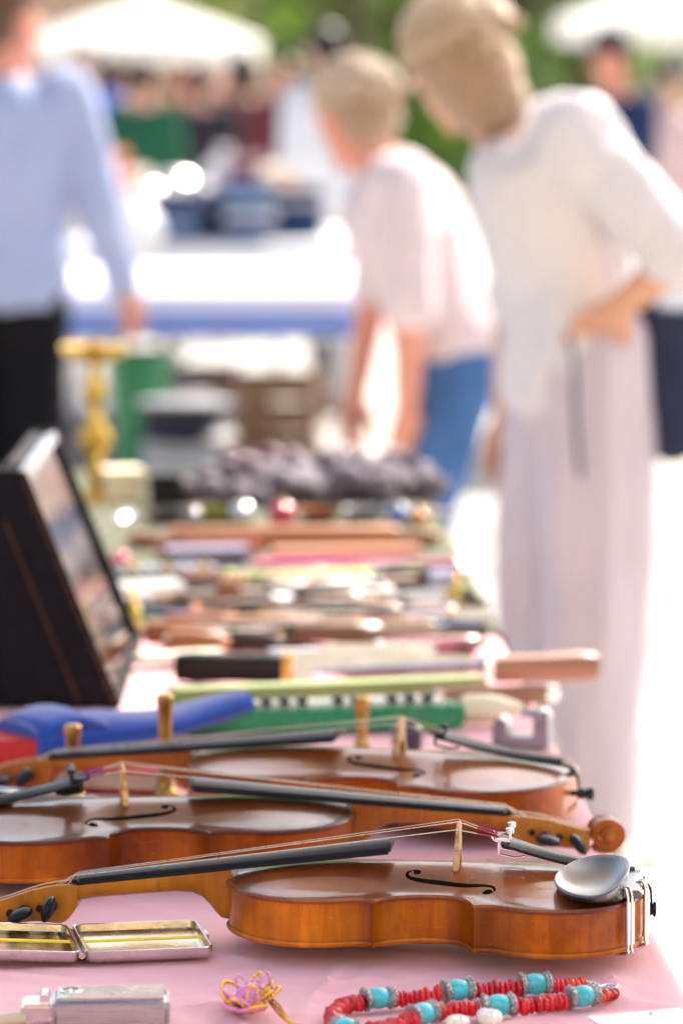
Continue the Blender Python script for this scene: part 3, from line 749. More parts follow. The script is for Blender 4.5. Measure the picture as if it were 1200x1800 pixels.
    if voxel < .02:                                # loose strands over the crown
        rs_ = random.Random(int(hc.x * 1000) + 5); m = MB(); big = 1.07 if hair_kind == 'bun' else 1.0; cz = Vector((0, -.03 - (.02 if hair_kind == 'bun' else 0), .03))
        for _ in range(230):
            ph = rs_.uniform(-1.5, 1.5); a0 = R(rs_.uniform(20, 95)); a1 = R(rs_.uniform(130, 215)); k_ = rs_.uniform(.97, 1.09); pts = []
            for i in range(8):
                a = a0 + (a1 - a0) * i / 7; fl = 1 + (.05 * rs_.random() if i > 5 else 0); q = Vector((math.sin(ph) * .088 * math.sin(a) ** .8 if math.sin(a) > 0 else math.sin(ph) * .06, .098 * math.cos(a), .098 * math.sin(a) * math.cos(ph))) * k_ * big * fl + cz
                pts.append(hp(q.x + rs_.uniform(-.002, .002), q.y, q.z))
            m.tube(pts, [.0012 * s] + [.0026 * s] * 6 + [.0008 * s], 5)
        part('hair_strands', m, MATS['strand_' + hair.name], t, angle=80)
    if cap is not None:
        m = MB(); m.lathe([(.088 * s, .0), (.09 * s, .03 * s), (.08 * s, .07 * s), (.05 * s, .095 * s), (.01 * s, .102 * s)], (0, 0, 0), 18); c = part('cap', m, cap, t); c.matrix_local = Matrix.Translation(hp(0, -.01, .05)) @ HM.to_4x4()
        m = MB(); m.add([(.075 * s * math.cos(a) * k2, (.06 + .085 * math.sin(a) * k2) * s, zz) for zz in (.0, .006) for k2 in (1.0,) for a in [math.pi * i / 10 for i in range(11)]], [tuple(range(11))[::-1], tuple(range(11, 22))] + [(i, i + 1, i + 12, i + 11) for i in range(10)] + [(10, 0, 11, 21)]); part('cap_peak', m, cap, c)
    sh = MB(); low = J['pelvis'] - (Vector((0, 0, .09 + hem)) * s)
    trunk(sh, .022, low)
    for k in 'LR': arm(sh, k, .020, sleeve)
    blob('shirt', sh, voxel, top, t, 3, wr * 1.6, 11, (1.3, 1.3, .8))
    tr = MB()
    ringloft(tr, [(J['pelvis'] - Vector((0, 0, .12 * s)), la, .158 * s * fat, .112 * s * fat), (J['pelvis'], la, .172 * s * fat, .122 * s * fat), (J['pelvis'].lerp(J['waist'], .6), la, .150 * s * fat, .108 * s * fat)])
    for k in 'LR':
        capsule(tr, J['hip' + k], leg_r[0] * s, J['kn' + k], leg_r[1] * s); capsule(tr, J['kn' + k], leg_r[1] * s, J['an' + k] + Vector((0, 0, .055 * s if leg_wide == 1 else .0)), leg_r[2] * s)
    blob('trousers', tr, voxel, legs, t, 4, wr * (1.0 if leg_wide == 1 else 2.6), 7, (2.6, 2.6, .35))
    for k in 'LR':
        m = MB(); a = J['an' + k]; g = Vector((a.x, a.y, 0)); ff = Vector((f.x, f.y, 0)).normalized()
        ringloft(m, [(g - ff * .07 * s + Vector((0, 0, .045 * s)), Vector((0, 0, 1)), .04 * s, .032 * s), (g + Vector((0, 0, .052 * s)), Vector((0, 0, 1)), .05 * s, .04 * s), (g + ff * .09 * s + Vector((0, 0, .038 * s)), Vector((0, 0, 1)), .036 * s, .046 * s), (g + ff * .17 * s + Vector((0, 0, .026 * s)), Vector((0, 0, 1)), .024 * s, .036 * s), (g + ff * .19 * s + Vector((0, 0, .02 * s)), Vector((0, 0, 1)), .014 * s, .02 * s)], 12)
        part('shoe', m, shoe or MATS['shoe_dark'], t)
    return t
def strand_mat(name, a, b):
    m, nt, bs = NT('strand_' + name); gn = nt.nodes.new('ShaderNodeNewGeometry'); nt.links.new(ramp(nt, gn.outputs['Random Per Island'], [(0.0, a), (1.0, b)]), bs.inputs['Base Color']); bs.inputs['Roughness'].default_value = .45
    MATS['strand_' + name] = m
strand_mat('hair_brown', (.06, .025, .012), (.22, .09, .04)); strand_mat('hair_dark', (.012, .01, .009), (.06, .045, .04)); strand_mat('hair_light_brown', (.30, .19, .11), (.72, .56, .38)); strand_mat('hair_grey', (.25, .24, .22), (.5, .48, .45))
M('eye_white', (.75, .73, .70), .3); M('eye_dark', (.03, .02, .015), .2); M('lip', (.45, .17, .14), .5); M('shoe_dark', (.05, .045, .045), .5)
SKIN = M('skin_tan', (.58, .30, .19), .5, 0, 0, .12, 30); SKIN2 = M('skin_red', (.62, .25, .16), .5, 0, 0, .12, 30); SKIN3 = M('skin_fair', (.66, .40, .29), .5, 0, 0, .12, 30)
HB = M('hair_brown', (.10, .045, .022), .5, 0, 0, .4, 60); HD = M('hair_dark', (.025, .02, .018), .5, 0, 0, .4, 60); HL = M('hair_light_brown', (.40, .27, .17), .55, 0, 0, .35, 70, sheen=.3, trans=.25); HG = M('hair_grey', (.35, .33, .31), .6)
def W(px, py, Y): return at_y(px, py, Y)
# the woman in white at the right of the table (faces left, one hand on her hip)
Y = 6.95
J = dict(head=W(792, 118, Y), neck=W(892, 222, Y), chest=W(955, 335, Y), waist=W(995, 490, Y), pelvis=W(1008, 610, Y),
         shL=W(1020, 245, Y - .17), elL=W(1192, 455, Y - .24), wrL=W(1088, 538, Y - .22), haL=W(1045, 570, Y - .18),
         shR=W(965, 255, Y + .17), elR=W(905, 520, Y + .20), wrR=W(888, 735, Y + .16), haR=W(872, 810, Y + .14),
         hipL=W(1040, 640, Y - .09), hipR=W(1005, 640, Y + .09), knL=W(1052, 1010, Y - .10), knR=W(968, 1010, Y + .09))
J['anL'] = Vector((W(1040, 1450, Y - .08).x, Y - .08, .085)); J['anR'] = Vector((W(962, 1450, Y + .10).x, Y + .10, .085))
blouse = M('white_blouse', (.72, .69, .72), .8, 0, 0, .05, 6, .1, trans=.15); slacks = M('white_slacks', (.62, .55, .61), .8, 0, 0, .06, 5, .1, trans=.18)
person('woman in white blouse and wide white trousers, hand on hip, beside the table', J, 1.0, (0, 0, 0), 0, SKIN, HL, blouse, slacks, None, .012, Vector((-.55, .85, -.25)), Vector((.08, 1, 0)), .5, (.118, .098, .088), 2, 'bun', None, .02, M('shoe_beige', (.5, .42, .34), .6), .008)
# her navy shoulder bag and sash
navy = M('navy_cloth', (.022, .028, .06), .75, 0, 0, .25, 20, .2)
BG = thing('shoulder_bag', 'navy cloth shoulder bag hanging behind the woman in white', 'bag', (0, 0, 0))
mb = MB(); Yb = 6.86
ringloft(mb, [(W(1176, 815, Yb), Vector((1, 0, 0)), .02, .03), (W(1180, 780, Yb), Vector((1, 0, 0)), .055, .045), (W(1182, 690, Yb), Vector((1, 0, 0)), .074, .06), (W(1180, 600, Yb), Vector((1, 0, 0)), .082, .055), (W(1176, 545, Yb), Vector((1, 0, 0)), .075, .03), (W(1176, 538, Yb), Vector((1, 0, 0)), .06, .02)]); blob('bag_body', mb, .012, navy, BG, 3, .006, 14)
mb = MB(); mb.tube(catmull([W(1150, 560, Yb), W(1128, 430, Yb), W(1068, 300, Yb - .02), W(1010, 212, Y + .02), W(990, 232, Y - .1)], 6), [.022] * 4 + [.03] * 7 + [.018] * 14, 8, True, .4); part('strap', mb, navy, BG)
mb = MB(); mb.tube(catmull([W(1000, 590, Y - .235), W(1008, 650, Y - .245), W(1012, 740, Y - .26), W(1020, 845, Y - .262)], 6), [.012] * 8 + [.014] * 10 + [.003], 8, True, .35)
sash = solo('sash', mb, navy, 'narrow navy sash end dangling in front of the white trousers', 'sash')
# the man in the pale blue shirt, back to the camera
Y = 10.3
J = dict(head=W(16, 38, Y + .03), neck=W(8, 135, Y), chest=W(5, 260, Y), waist=W(5, 405, Y), pelvis=W(5, 500, Y),
         shR=W(128, 178, Y), elR=W(176, 365, Y - .02), wrR=W(218, 505, Y + .04), haR=W(236, 560, Y + .07), shL=W(-118, 178, Y), elL=W(-165, 365, Y), wrL=W(-190, 505, Y + .05), haL=W(-195, 560, Y + .08),
         hipR=W(60, 520, Y), hipL=W(-55, 520, Y), knR=W(62, 800, Y), knL=W(-60, 800, Y))
J['anR'] = Vector((J['knR'].x, Y - .02, .085)); J['anL'] = Vector((J['knL'].x, Y - .02, .085))
person('man in pale blue shirt and black trousers seen from behind', J, 1.05, (0, 0, 0), 0, SKIN2, HB, M('pale_blue_shirt', (.37, .42, .60), .8, 0, 0, .06, 5, .1, trans=.08), M('black_trousers', (.004, .0035, .005), .9), None, .014, Vector((.75, .66, -.05)), Vector((1, 0, 0)), .97, (.098, .082, .075), 1, 'short', None, -.03, None, .007)
# the stooping shopper in jeans at the far end of the table
Y = 8.6
J = dict(head=W(618, 205, Y), neck=W(668, 295, Y), chest=W(708, 385, Y), waist=W(766, 515, Y), pelvis=W(800, 600, Y),
         shL=W(702, 330, Y - .17), elL=W(722, 545, Y - .22), wrL=W(714, 720, Y - .2), haL=W(702, 780, Y - .18), shR=W(697, 330, Y + .17), elR=W(660, 500, Y + .2), wrR=W(625, 690, Y + .18), haR=W(615, 750, Y + .16),
         hipL=W(806, 640, Y - .09), hipR=W(795, 640, Y + .09), knL=W(738, 880, Y - .1), knR=W(722, 880, Y + .1))
J['anL'] = Vector((J['knL'].x - .03, Y - .1, .085)); J['anR'] = Vector((J['knR'].x - .05, Y + .1, .085))
person('stooping shopper in blue jeans and pale pink top at the table\'s far end', J, 1.0, (0, 0, 0), 0, SKIN2, HL, M('pale_pink_top', (.72, .60, .60), .8, 0, 0, .06, 5, .1, trans=.1), M('blue_jeans', (.055, .13, .30), .85, 0, 0, .25, 14, .2), None, .014, Vector((-.7, .75, -.4)), Vector((.05, 1, 0)), .35, (.10, .085, .08), 1, 'short')
# the crowd farther back: (photo x, head y, distance, yaw, skin, hair, shirt, trousers, hair kind, arms, label)
def C(n, c): return M('cloth_' + n, c, .85, 0, 0, .12, 8)
CR = [(148, 118, 19.0, 2.6, SKIN, HD, C('royal_blue', (.05, .12, .55)), C('dk', (.04, .04, .05)), 'short', 'down', 'dark-haired person in a royal blue shirt beside the man in pale blue'),
      (205, 128, 21.0, .4, SKIN3, HB, C('brown', (.25, .13, .09)), C('grey', (.18, .18, .2)), 'long', 'front', 'person in a brown jacket under the big white parasol'),
      (252, 140, 18.0, -.5, SKIN, HD, C('bottle_green', (.015, .09, .05)), C('dk', (.04, .04, .05)), 'short', 'front', 'person in a bottle green top left of the steel pot'),
      (322, 136, 22.5, 3.3, SKIN2, HB, C('rust', (.34, .12, .07)), C('jean', (.06, .1, .2)), 'long', 'down', 'person in a rust red top behind the pots'),
      (378, 132, 24.0, 2.9, SKIN3, HG, C('cream', (.62, .55, .48)), C('beige', (.4, .34, .28)), 'short', 'down', 'grey-haired person in a cream shirt in the crowd'),
      (428, 126, 20.0, .2, SKIN, HD, C('maroon', (.13, .035, .04)), C('dk', (.04, .04, .05)), 'long', 'front', 'person in a maroon top at the right of the crowd under the parasol'),
      (574, 92, 15.5, .7, SKIN3, HD, C('pale_grey', (.60, .60, .62)), C('grey', (.18, .18, .2)), 'short', 'down', 'dark-haired person in a pale grey shirt in front of the green tree'),
      (505, 135, 26.0, 2.5, SKIN2, HB, C('white', (.75, .74, .74)), C('beige', (.4, .34, .28)), 'long', 'down', 'person in a white shirt left of the dark-haired person in grey'),
      (1082, 108, 15.0, 2.2, SKIN2, HD, C('navy', (.02, .03, .08)), C('navy_trousers', (.03, .035, .06)), 'short', 'front', 'man in a dark cap and navy shirt at the right edge'),
      (1178, 150, 19.0, 3.4, SKIN3, HL, C('pale_rose', (.66, .48, .46)), C('beige', (.4, .34, .28)), 'long', 'down', 'person in a rose top beyond the man in the dark cap'),
      (92, 140, 25.0, .1, SKIN2, HB, C('orange', (.50, .19, .07)), C('jean', (.06, .1, .2)), 'short', 'down', 'person in an orange shirt partly behind the man in pale blue'),
      (285, 142, 27.0, .3, SKIN, HD, C('grey_blue', (.24, .28, .36)), C('dk', (.04, .04, .05)), 'short', 'front', 'person in a grey-blue shirt deep in the crowd'),
      (455, 138, 29.0, 2.8, SKIN3, HL, C('sand', (.55, .44, .33)), C('jean', (.06, .1, .2)), 'long', 'down', 'person in a sand-coloured top deepest in the crowd')]
CR += [(175, 150, 23.0, .6, SKIN3, HD, C('charcoal', (.05, .05, .06)), C('dk', (.04, .04, .05)), 'short', 'down', 'person in a charcoal jacket right of the royal blue shirt'),
       (232, 148, 29.5, 2.4, SKIN2, HB, C('plum', (.16, .05, .10)), C('jean', (.06, .1, .2)), 'long', 'down', 'person in a plum top far behind the bottle green one'),
       (350, 146, 19.6, .1, SKIN, HD, C('black_shirt', (.03, .025, .03)), C('dk', (.04, .04, .05)), 'short', 'front', 'person in a black shirt between the rust top and the cream shirt'),
       (405, 150, 27.5, 3.2, SKIN2, HD, C('brick', (.36, .09, .06)), C('grey', (.18, .18, .2)), 'short', 'down', 'person in a brick red shirt beside the maroon top')]
for px, hy, Yc, yaw, sk, ha, shc, trc, hk, ar, lb in CR:
    gz = ground_z(Yc); hd = at_y(px, hy, Yc); hgt = (hd.z - gz) / 1.625 * 1.75
    J, s = pose(hgt, 0, ar)
    person(lb, J, s, (hd.x, Yc, gz), yaw, sk, ha, shc, trc, 'people in the market crowd', .026, hair_kind=hk, sleeve=.45 if hk == 'long' else .35, cap=M('cap_black', (.02, .02, .03), .7) if 'cap' in lb else None, hands=True)
# ------------------------------------------------------------------ goods on the near end of the table
steel = MATS['bright_steel']; T3 = Vector((0, 0, TABLE))
def frame2(pa, pb):
    a, b = at(*pa), at(*pb); d = b - a; return a, math.atan2(d.y, d.x), d.length
# --- open cigarette case
tin = M('tarnished_silver', (.66, .62, .60), .24, 1.0, 0, .18, 30, .1, rvar=.1); yel = M('yellow_elastic', (.80, .62, .02), .6, 0, 0, .1, 80)
inner = M('worn_gilt', (.62, .52, .36), .22, 1.0, 0, .25, 22, .15, rvar=.12)
cc_a, cc_r, cc_l = frame2((146, 1700), (358, 1691))
cc_l = .105
CC = thing('cigarette_case', 'open silver cigarette case with yellow elastic bands in front of the amber violin', 'case', cc_a + Vector((0, 0, .002)), cc_r)
def half(sgn, nm):
    mb = MB(); L, Wd, Hh, th = .103, .098, .0095, .0012
    def rr(x0, x1, y0, y1, r, z):
        out = []
        for (cx, cy, a0) in ((x1 - r, y1 - r, 0), (x0 + r, y1 - r, 90), (x0 + r, y0 + r, 180), (x1 - r, y0 + r, 270)):
            out += [(cx + r * math.cos(R(a0 + k * 22.5)), cy + r * math.sin(R(a0 + k * 22.5)), z) for k in range(5)]
        return out
    x0, x1 = (0.002, L) if sgn > 0 else (-L, -.002)
    rings = [rr(x0 + .004, x1 - .004, .004, Wd - .004, .005, 0), rr(x0 + .001, x1 - .001, .001, Wd - .001, .007, .0022), rr(x0, x1, 0, Wd, .008, .005), rr(x0, x1, 0, Wd, .008, Hh), rr(x0 + .0008, x1 - .0008, .0008, Wd - .0008, .0074, Hh + .0006), rr(x0 + .0018, x1 - .0018, .0018, Wd - .0018, .0066, Hh)]
    mb.loft(rings, True); o = MB(); o.v = mb.v; o.f = mb.f[:-1]
    p = part(nm, o, tin, CC, angle=50)
    i = MB(); i.loft([rr(x0 + .0018, x1 - .0018, .0018, Wd - .0018, .0066, Hh), rr(x0 + .0026, x1 - .0026, .0026, Wd - .0026, .006, .004), rr(x0 + .006, x1 - .006, .006, Wd - .006, .004, .0021)], True); q = MB(); q.v = i.v; q.f = [i.f[-1]] + i.f[:-2]
    part('lining', q, inner, p, angle=50)
    m = MB(); m.box(((x0 + x1) / 2, Wd * .42, Hh - .0010), (L - .010, .0068, .0011)); part('elastic_band', m, yel, p)
    return p
h1 = half(1, 'tray'); h2 = half(-1, 'lid'); h2.rotation_euler = (0, R(4), 0)
mb = MB(); mb.tube([(0, .006, .0055), (0, .092, .0055)], .0026, 10); part('hinge', mb, tin, CC)
mb = MB(); mb.box((.104, .05, .0085), (.003, .016, .004)); part('catch', mb, tin, CC, .0006)
# --- lighter
li = at(95, 1800); LG = thing('pocket_lighter', 'chromed pocket lighter with engraved body at the lower left corner', 'lighter', (li.x, li.y - .004, TABLE), R(3))
mb = MB(); mb.box((.042, 0, .0125), (.086, .042, .024)); part('body', mb, M('brushed_chrome', (.40, .40, .40), .3, 1.0, 0, .12, 60, .1, stretch=(.2, 4, 4)), LG, .004, seg=3)
for k in range(9):
    mb = MB(); mb.box((.046, -.017 + k * .0042, .0247), (.070, .0012, .0007)); part('groove_rib', mb, tin, LG)
mb = MB(); mb.lathe([(.0001, .0), (.0085, .0), (.0085, .0008), (.0072, .0013), (.0005, .0014)], (.013, .004, .0243), 20); em = part('round_emblem', mb, tin, LG)
for k in range(6):
    a = k * math.pi / 3; mb = MB(); mb.ball((.013 + .0045 * math.cos(a), .004 + .0045 * math.sin(a), .0258), (.0014, .0014, .0005), 8, 6); part('petal', mb, M('emblem_dark', (.05, .05, .05), .4, .8), em)
mb = MB(); mb.box((-.012, .004, .012), (.022, .030, .012)); part('snuffer_arm', mb, tin, LG, .002)
mb = MB(); mb.tube([(-.006, -.006, .0205), (-.006, .014, .0205)], .004, 14); part('striker_wheel', mb, steel, LG)
mb = MB(); mb.tube([(-.05, -.012, .006), (-.02, -.008, .008)], .005, 10); part('fuel_tube', mb, M('bone', (.58, .50, .34), .5), LG)
# --- beaded flower brooch with pink and gold loops
bp = at(436, 1786); BR = thing('flower_brooch', 'pink and gold beaded flower brooch in front of the amber violin', 'brooch', (bp.x, bp.y, TABLE)); BR.scale = (1.05, 1.05, 1.15)
gold = M('gold_thread', (.78, .50, .08), .3, .85, 0, .2, 90); pinkb = M('pink_beads', (.72, .26, .58), .25, 0, .5, .25, 120)
def bead_loop(cx, cy, ang, L, wd, h, r, mat, nm, n=26):
    mb = MB()
    for k in range(n):
        t = 2 * math.pi * k / n; u = L * (1 - math.cos(t)) / 2; w = wd * math.sin(t); z = .003 + h * math.sin(t / 2) ** 2
        x = cx + math.cos(ang) * u - math.sin(ang) * w; y = cy + math.sin(ang) * u + math.cos(ang) * w; mb.ball((x, y, z), r, 6, 4)
    part(nm, mb, mat, BR)
rb = random.Random(5)
for k in range(13): bead_loop(0, 0, k * .97 + rb.uniform(-.2, .2), rb.uniform(.017, .024), rb.uniform(.006, .010), rb.uniform(.004, .016), .0015, pinkb if k % 3 else gold, 'petal_loop')
for k in range(11): bead_loop(rb.uniform(-.004, .004), rb.uniform(-.004, .004), rb.uniform(0, 6.28), rb.uniform(.012, .019), rb.uniform(.004, .008), rb.uniform(.012, .024), .0012, gold if k % 2 else pinkb, 'petal_loop', 24)
mb = MB()
for k in range(90): a = k * 2.4; rr_ = .0105 * math.sqrt(k / 90); mb.ball((rr_ * math.cos(a), rr_ * math.sin(a), .018 - rr_ * .7), .0014, 6, 4)
part('bead_heart', mb, pinkb, BR)
for k in range(3):
    mb = MB(); P_ = catmull([(.012, .002 + k * .002, .012), (.02, -.004, .01 - k * .003), (.028, -.02 - k * .004, .003), (.03 + .004 * k, -.034, .0015)], 5); mb.tube(P_, .0009, 6); part('gold_strand', mb, gold, BR)
# --- coral and turquoise necklace
NK = thing('necklace', 'red coral and turquoise bead necklace in front of the amber violin', 'necklace', (0, 0, 0))
pth = [(1085, 1754), (1040, 1768), (985, 1776), (940, 1782), (880, 1787), (820, 1790), (760, 1798), (700, 1815), (640, 1832), (598, 1826), (584, 1800), (606, 1783), (650, 1776), (700, 1771), (760, 1765), (830, 1757), (900, 1752), (960, 1748), (1000, 1743), (1036, 1735)]
P_ = catmull([at(*p) for p in pth], 24)
cum = [0.0]
for a, b in zip(P_, P_[1:]): cum.append(cum[-1] + float(np.linalg.norm(b - a)))
def along(s):
    for i in range(len(P_) - 1):
        if cum[i + 1] >= s:
            f = (s - cum[i]) / max(1e-9, cum[i + 1] - cum[i]); p = P_[i] + (P_[i + 1] - P_[i]) * f; d = P_[i + 1] - P_[i]; return Vector(p), math.atan2(d[1], d[0])
    return Vector(P_[-1]), 0.0
coral = [M('coral_%d' % k, c, .35, 0, .15, .25, 160, .15) for k, c in enumerate([(.58, .006, .014), (.66, .012, .022), (.46, .004, .012), (.70, .06, .01)])]
turq = M('turquoise', (.045, .50, .56), .3, 0, .4, .3, 140, .2); bsil = M('bali_silver', (.42, .41, .40), .35, 1.0, 0, .5, 260, .8, bscale=500)
chip_me = []
for k in range(6):
    r_ = random.Random(k); mb = MB(); n = 9
    rings = []
    for zz, kk in ((-.5, .5), (-.34, .86), (0, 1.0), (.34, .86), (.5, .45)): rings.append([(zz, kk * (1 + .16 * math.sin(3 * a + k)) * math.cos(a), kk * (1 + .14 * math.cos(2 * a + k * 2)) * math.sin(a)) for a in [2 * math.pi * j / n for j in range(n)]])
    mb.loft(rings); chip_me.append(mb.mesh('coral_bead', True, 60))
mb = MB(); mb.lathe([(.003, -.0078), (.0062, -.0072), (.0078, -.004), (.0083, 0), (.0078, .004), (.0062, .0072), (.003, .0078)], (0, 0, 0), 18, 'x'); turq_me = mb.mesh('turquoise_bead', True, 50)
mb = MB(); mb.lathe([(.0030, -.0028), (.0050, -.0030), (.0076, -.0008), (.0086, .0016), (.0082, .0030), (.004, .0032)], (0, 0, 0), 18, 'x')
for k in range(14):
    a = 2 * math.pi * k / 14; mb.ball((.0016, .0086 * math.cos(a), .0086 * math.sin(a)), .0011, 6, 4); mb.ball((-.0010, .0070 * math.cos(a + .2), .0070 * math.sin(a + .2)), .0010, 6, 4)
capm = mb.mesh('bead_cap', True, 50)
tot = cum[-1]; s = .004; rk = random.Random(2)
TQ = []
for px_, py_ in ((1020, 1771), (875, 1787), (740, 1802), (612, 1830), (664, 1775), (805, 1760), (940, 1750)):
    q = at(px_, py_); TQ.append(cum[min(range(len(P_)), key=lambda i: np.linalg.norm(P_[i] - np.array(q)))])
def put(nm, me, mat, s, rad, flip=0, sc=None):
    p, a = along(s); o = link(nm, me, mat, NK, (p.x, p.y, TABLE + rad), (rk.uniform(-3, 3), rk.uniform(-.12, .12), a + flip + rk.uniform(-.1, .1)))
    if sc: o.scale = sc
    return o
for q in TQ:
    put('turquoise_bead', turq_me, turq, q, .0088); put('bead_cap', capm, bsil, q - .0088, .0088, math.pi); put('bead_cap', capm, bsil, q + .0088, .0088, 0)
def free(s_): return all(abs(s_ - q) > .0125 for q in TQ)
while s < tot - .003:
    endf = min(s, tot - s); big = .0068 if endf > .07 else .0042 + .0026 * endf / .07
    th = rk.uniform(.0036, .0056); rd = big * rk.uniform(.85, 1.1)
    if free(s): put('coral_bead', chip_me[rk.randrange(6)], coral[3 if endf < .045 and rk.random() < .5 else rk.randrange(3)], s, rd * .98, 0, (th * 1.05, rd, rd))
    s += th * .98
mb = MB(); a_ = at(1036, 1735); b_ = at(1058, 1744); c_ = at(1085, 1754)
for k in range(4):
    p = a_.lerp(b_, k / 3.5); mb.tube([p + Vector((.0016 * math.cos(t), 0.0016 * math.sin(t), .004 + .0006 * math.sin(2 * t))) for t in [2 * math.pi * j / 10 for j in range(11)]], .0004, 5)
mb.tube(catmull([b_ + Vector((-.002, 0, .004)), b_ + Vector((.004, .003, .005)), b_ + Vector((.011, 0, .005)), b_ + Vector((.008, -.004, .004)), b_ + Vector((-.002, -.001, .004))], 5), .0010, 6); part('clasp', mb, steel, NK)
# --- white shells and a price card at the lower edge
shell = M('shell_white', (.78, .74, .66), .35, 0, .3, .15, 120, .2)
for k, (px, py, r_, lb) in enumerate([(852, 1806, .0125, 'larger white sea shell tucked against the turquoise bead'), (805, 1812, .0105, 'smaller white sea shell left of the larger one')]):
    mb = MB(); p = at(px, py); n = 16
    for j in range(26):
        f = j / 25; a = f * 2.2 * 2 * math.pi; rr_ = r_ * (.12 + .88 * f); mb.ball((rr_ * .62 * math.cos(a) + .012 * (1 - f), rr_ * .5 * math.sin(a), r_ * .55), rr_ * .48, 8, 6)
    solo('sea_shell', mb, shell, lb, 'shell', (p.x, p.y, TABLE), .5 + k)
p = at(1150, 1812); mb = MB(); mb.box((0, 0, .0015), (.075, .075, .0016)); solo('price_card', mb, M('white_card', (.82, .82, .80), .7), 'blank white card at the lower right corner of the table', 'card', (p.x, p.y, TABLE + .003), .35, None, .0004)
mb = MB(); p = at(1145, 1795); mb.lathe([(.0002, 0), (.0022, .0004), (.0022, .0010), (.0008, .0022), (.0002, .0023)], (0, 0, 0), 12); solo('pin', mb, steel, 'small silver pin on the white card', 'pin', (p.x, p.y, TABLE + .0055))

# ------------------------------------------------------------------ between and behind the violins
brass = M('old_brass', (.50, .33, .10), .34, 1.0, 0, .3, 30, .1); brass2 = M('dull_brass', (.60, .38, .07), .4, .75, 0, .35, 25)
dkwood = M('brown_wood', (.14, .055, .02), .5, 0, .2, .3, 10, .2, stretch=(.3, 5, 5)); redw = M('red_wood', (.26, .075, .022), .45, 0, .3, .25, 10, .15, stretch=(.3, 5, 5)); palewood = M('pale_wood', (.34, .18, .09), .5, 0, .1, .2, 10, .15, stretch=(.3, 5, 5))
def spindle(px, py, h, label):
    p = at(px, py); t = thing('brass_spindle', label, 'brass spindle', (p.x, p.y, TABLE), 0, 'brass spindles behind the violins')
    mb = MB(); mb.lathe([(.004, 0), (.0125, .0), (.0125, .004), (.009, .008), (.007, .014), (.0085, .018), (.006, .024)], (0, 0, 0), 20); part('base', mb, brass, t)
    mb = MB(); mb.lathe([(.0055, .023), (.0062, .05), (.0068, h * .7), (.0072, h - .012), (.0082, h - .010), (.0082, h - .002), (.006, h)], (0, 0, 0), 20); part('shaft', mb, brass, t)
spindle(291, 1398, .098, 'tallest brass spindle standing left of the neck joint of the reddish violin')
spindle(129, 1402, .071, 'shorter brass spindle at the far left, between two violin necks')
spindle(636, 1338, .066, 'brass spindle standing behind the body of the reddish violin')
# red book with pale pages
p = at(205, 1378); RB = thing('red_book', 'red bound book lying under the neck of the reddish violin', 'book', (p.x, p.y, TABLE), R(-12))
redc = M('red_cloth', (.50, .02, .02), .7, 0, 0, .15, 40, .2); page = M('pages', (.70, .64, .52), .8, 0, 0, .1, 200, .3, stretch=(.2, .2, 8))
for z in (.0015, .0205): mb = MB(); mb.box((0, 0, z), (.125, .085, .003)); part('cover', mb, redc, RB, .0006)
mb = MB(); mb.box((.001, 0, .011), (.118, .079, .0155)); part('page_block', mb, page, RB)
mb = MB(); mb.box((-.0625, 0, .011), (.003, .085, .0155)); part('spine', mb, redc, RB, .0006)
mb = MB(); p = at(8, 1335); mb.box((0, 0, .014), (.06, .09, .026)); solo('red_box', mb, redc, 'small red box at the left edge beside the blue pouch', 'box', (p.x, p.y, TABLE), .2, None, .002)
# blue pouch with a folded flap
blue = M('royal_blue_felt', (.006, .055, .33), .9, 0, 0, .2, 25, .3, sheen=.4)
PC = thing('blue_pouch', 'royal blue felt pouch behind the neck of the reddish violin', 'pouch', (0, 0, 0))
mb = MB(); A, B_ = at(30, 1338), at(432, 1286); n = 14; secs = []
dv = (B_ - A); lt = Vector((-dv.y, dv.x, 0)).normalized()
for i in range(n + 1):
    f = i / n; c = A.lerp(B_, f); w = .044 * (1 - .75 * f ** 2.2) + .004; h = .018 * (1 - .62 * f) + .003 * math.sin(f * 5) ** 2 + .002
    secs.append((Vector((c.x, c.y, TABLE + h + .020 * f ** 2)), lt, w, h))
ringloft_ = secs
def soft(mb, secs, n=16):
    rings = []
    for c, l, w, h in secs: rings.append([c + l * w * math.copysign(abs(math.cos(q)) ** .7, math.cos(q)) + Vector((0, 0, 1)) * h * math.sin(q) for q in [2 * math.pi * k / n for k in range(n)]])
    mb.loft(rings)
soft(mb, secs); part('pouch_body', mb, blue, PC, angle=70)
mb = MB(); C_ = A.lerp(B_, .02); D_ = A.lerp(B_, .30); secs = []
for i in range(7):
    f = i / 6; c = C_.lerp(D_, f); secs.append((Vector((c.x, c.y, TABLE + .030 + .014 * math.sin(f * math.pi * .8) - .006 * f)), lt, .047 - .004 * f, .010 - .005 * f + .003 * math.sin(f * 3.1)))
soft(mb, secs); part('flap', mb, blue, PC, angle=70)
mb = MB()
for k in range(26):
    f = .06 + .86 * k / 25; c = A.lerp(B_, f); w = .044 * (1 - .75 * f ** 2.2) + .004; h = .018 * (1 - .62 * f) + .003 * math.sin(f * 5) ** 2 + .002; zz = TABLE + h + .020 * f ** 2; mb.tube([c - lt * w * .99 + Vector((0, 0, zz - TABLE + h * .12)), c + dv.normalized() * .004 - lt * w * .99 + Vector((0, 0, zz - TABLE + h * .12))], .0011, 5)
part('seam_stitch', mb, M('navy_thread', (.01, .02, .10), .8), PC)
mb = MB(); cT = A.lerp(B_, .985); mb.ball((cT.x, cT.y, TABLE + .028), (.014, .010, .008), 12, 8); part('navy_tip', mb, M('navy_thread', (.01, .02, .10), .8), PC)
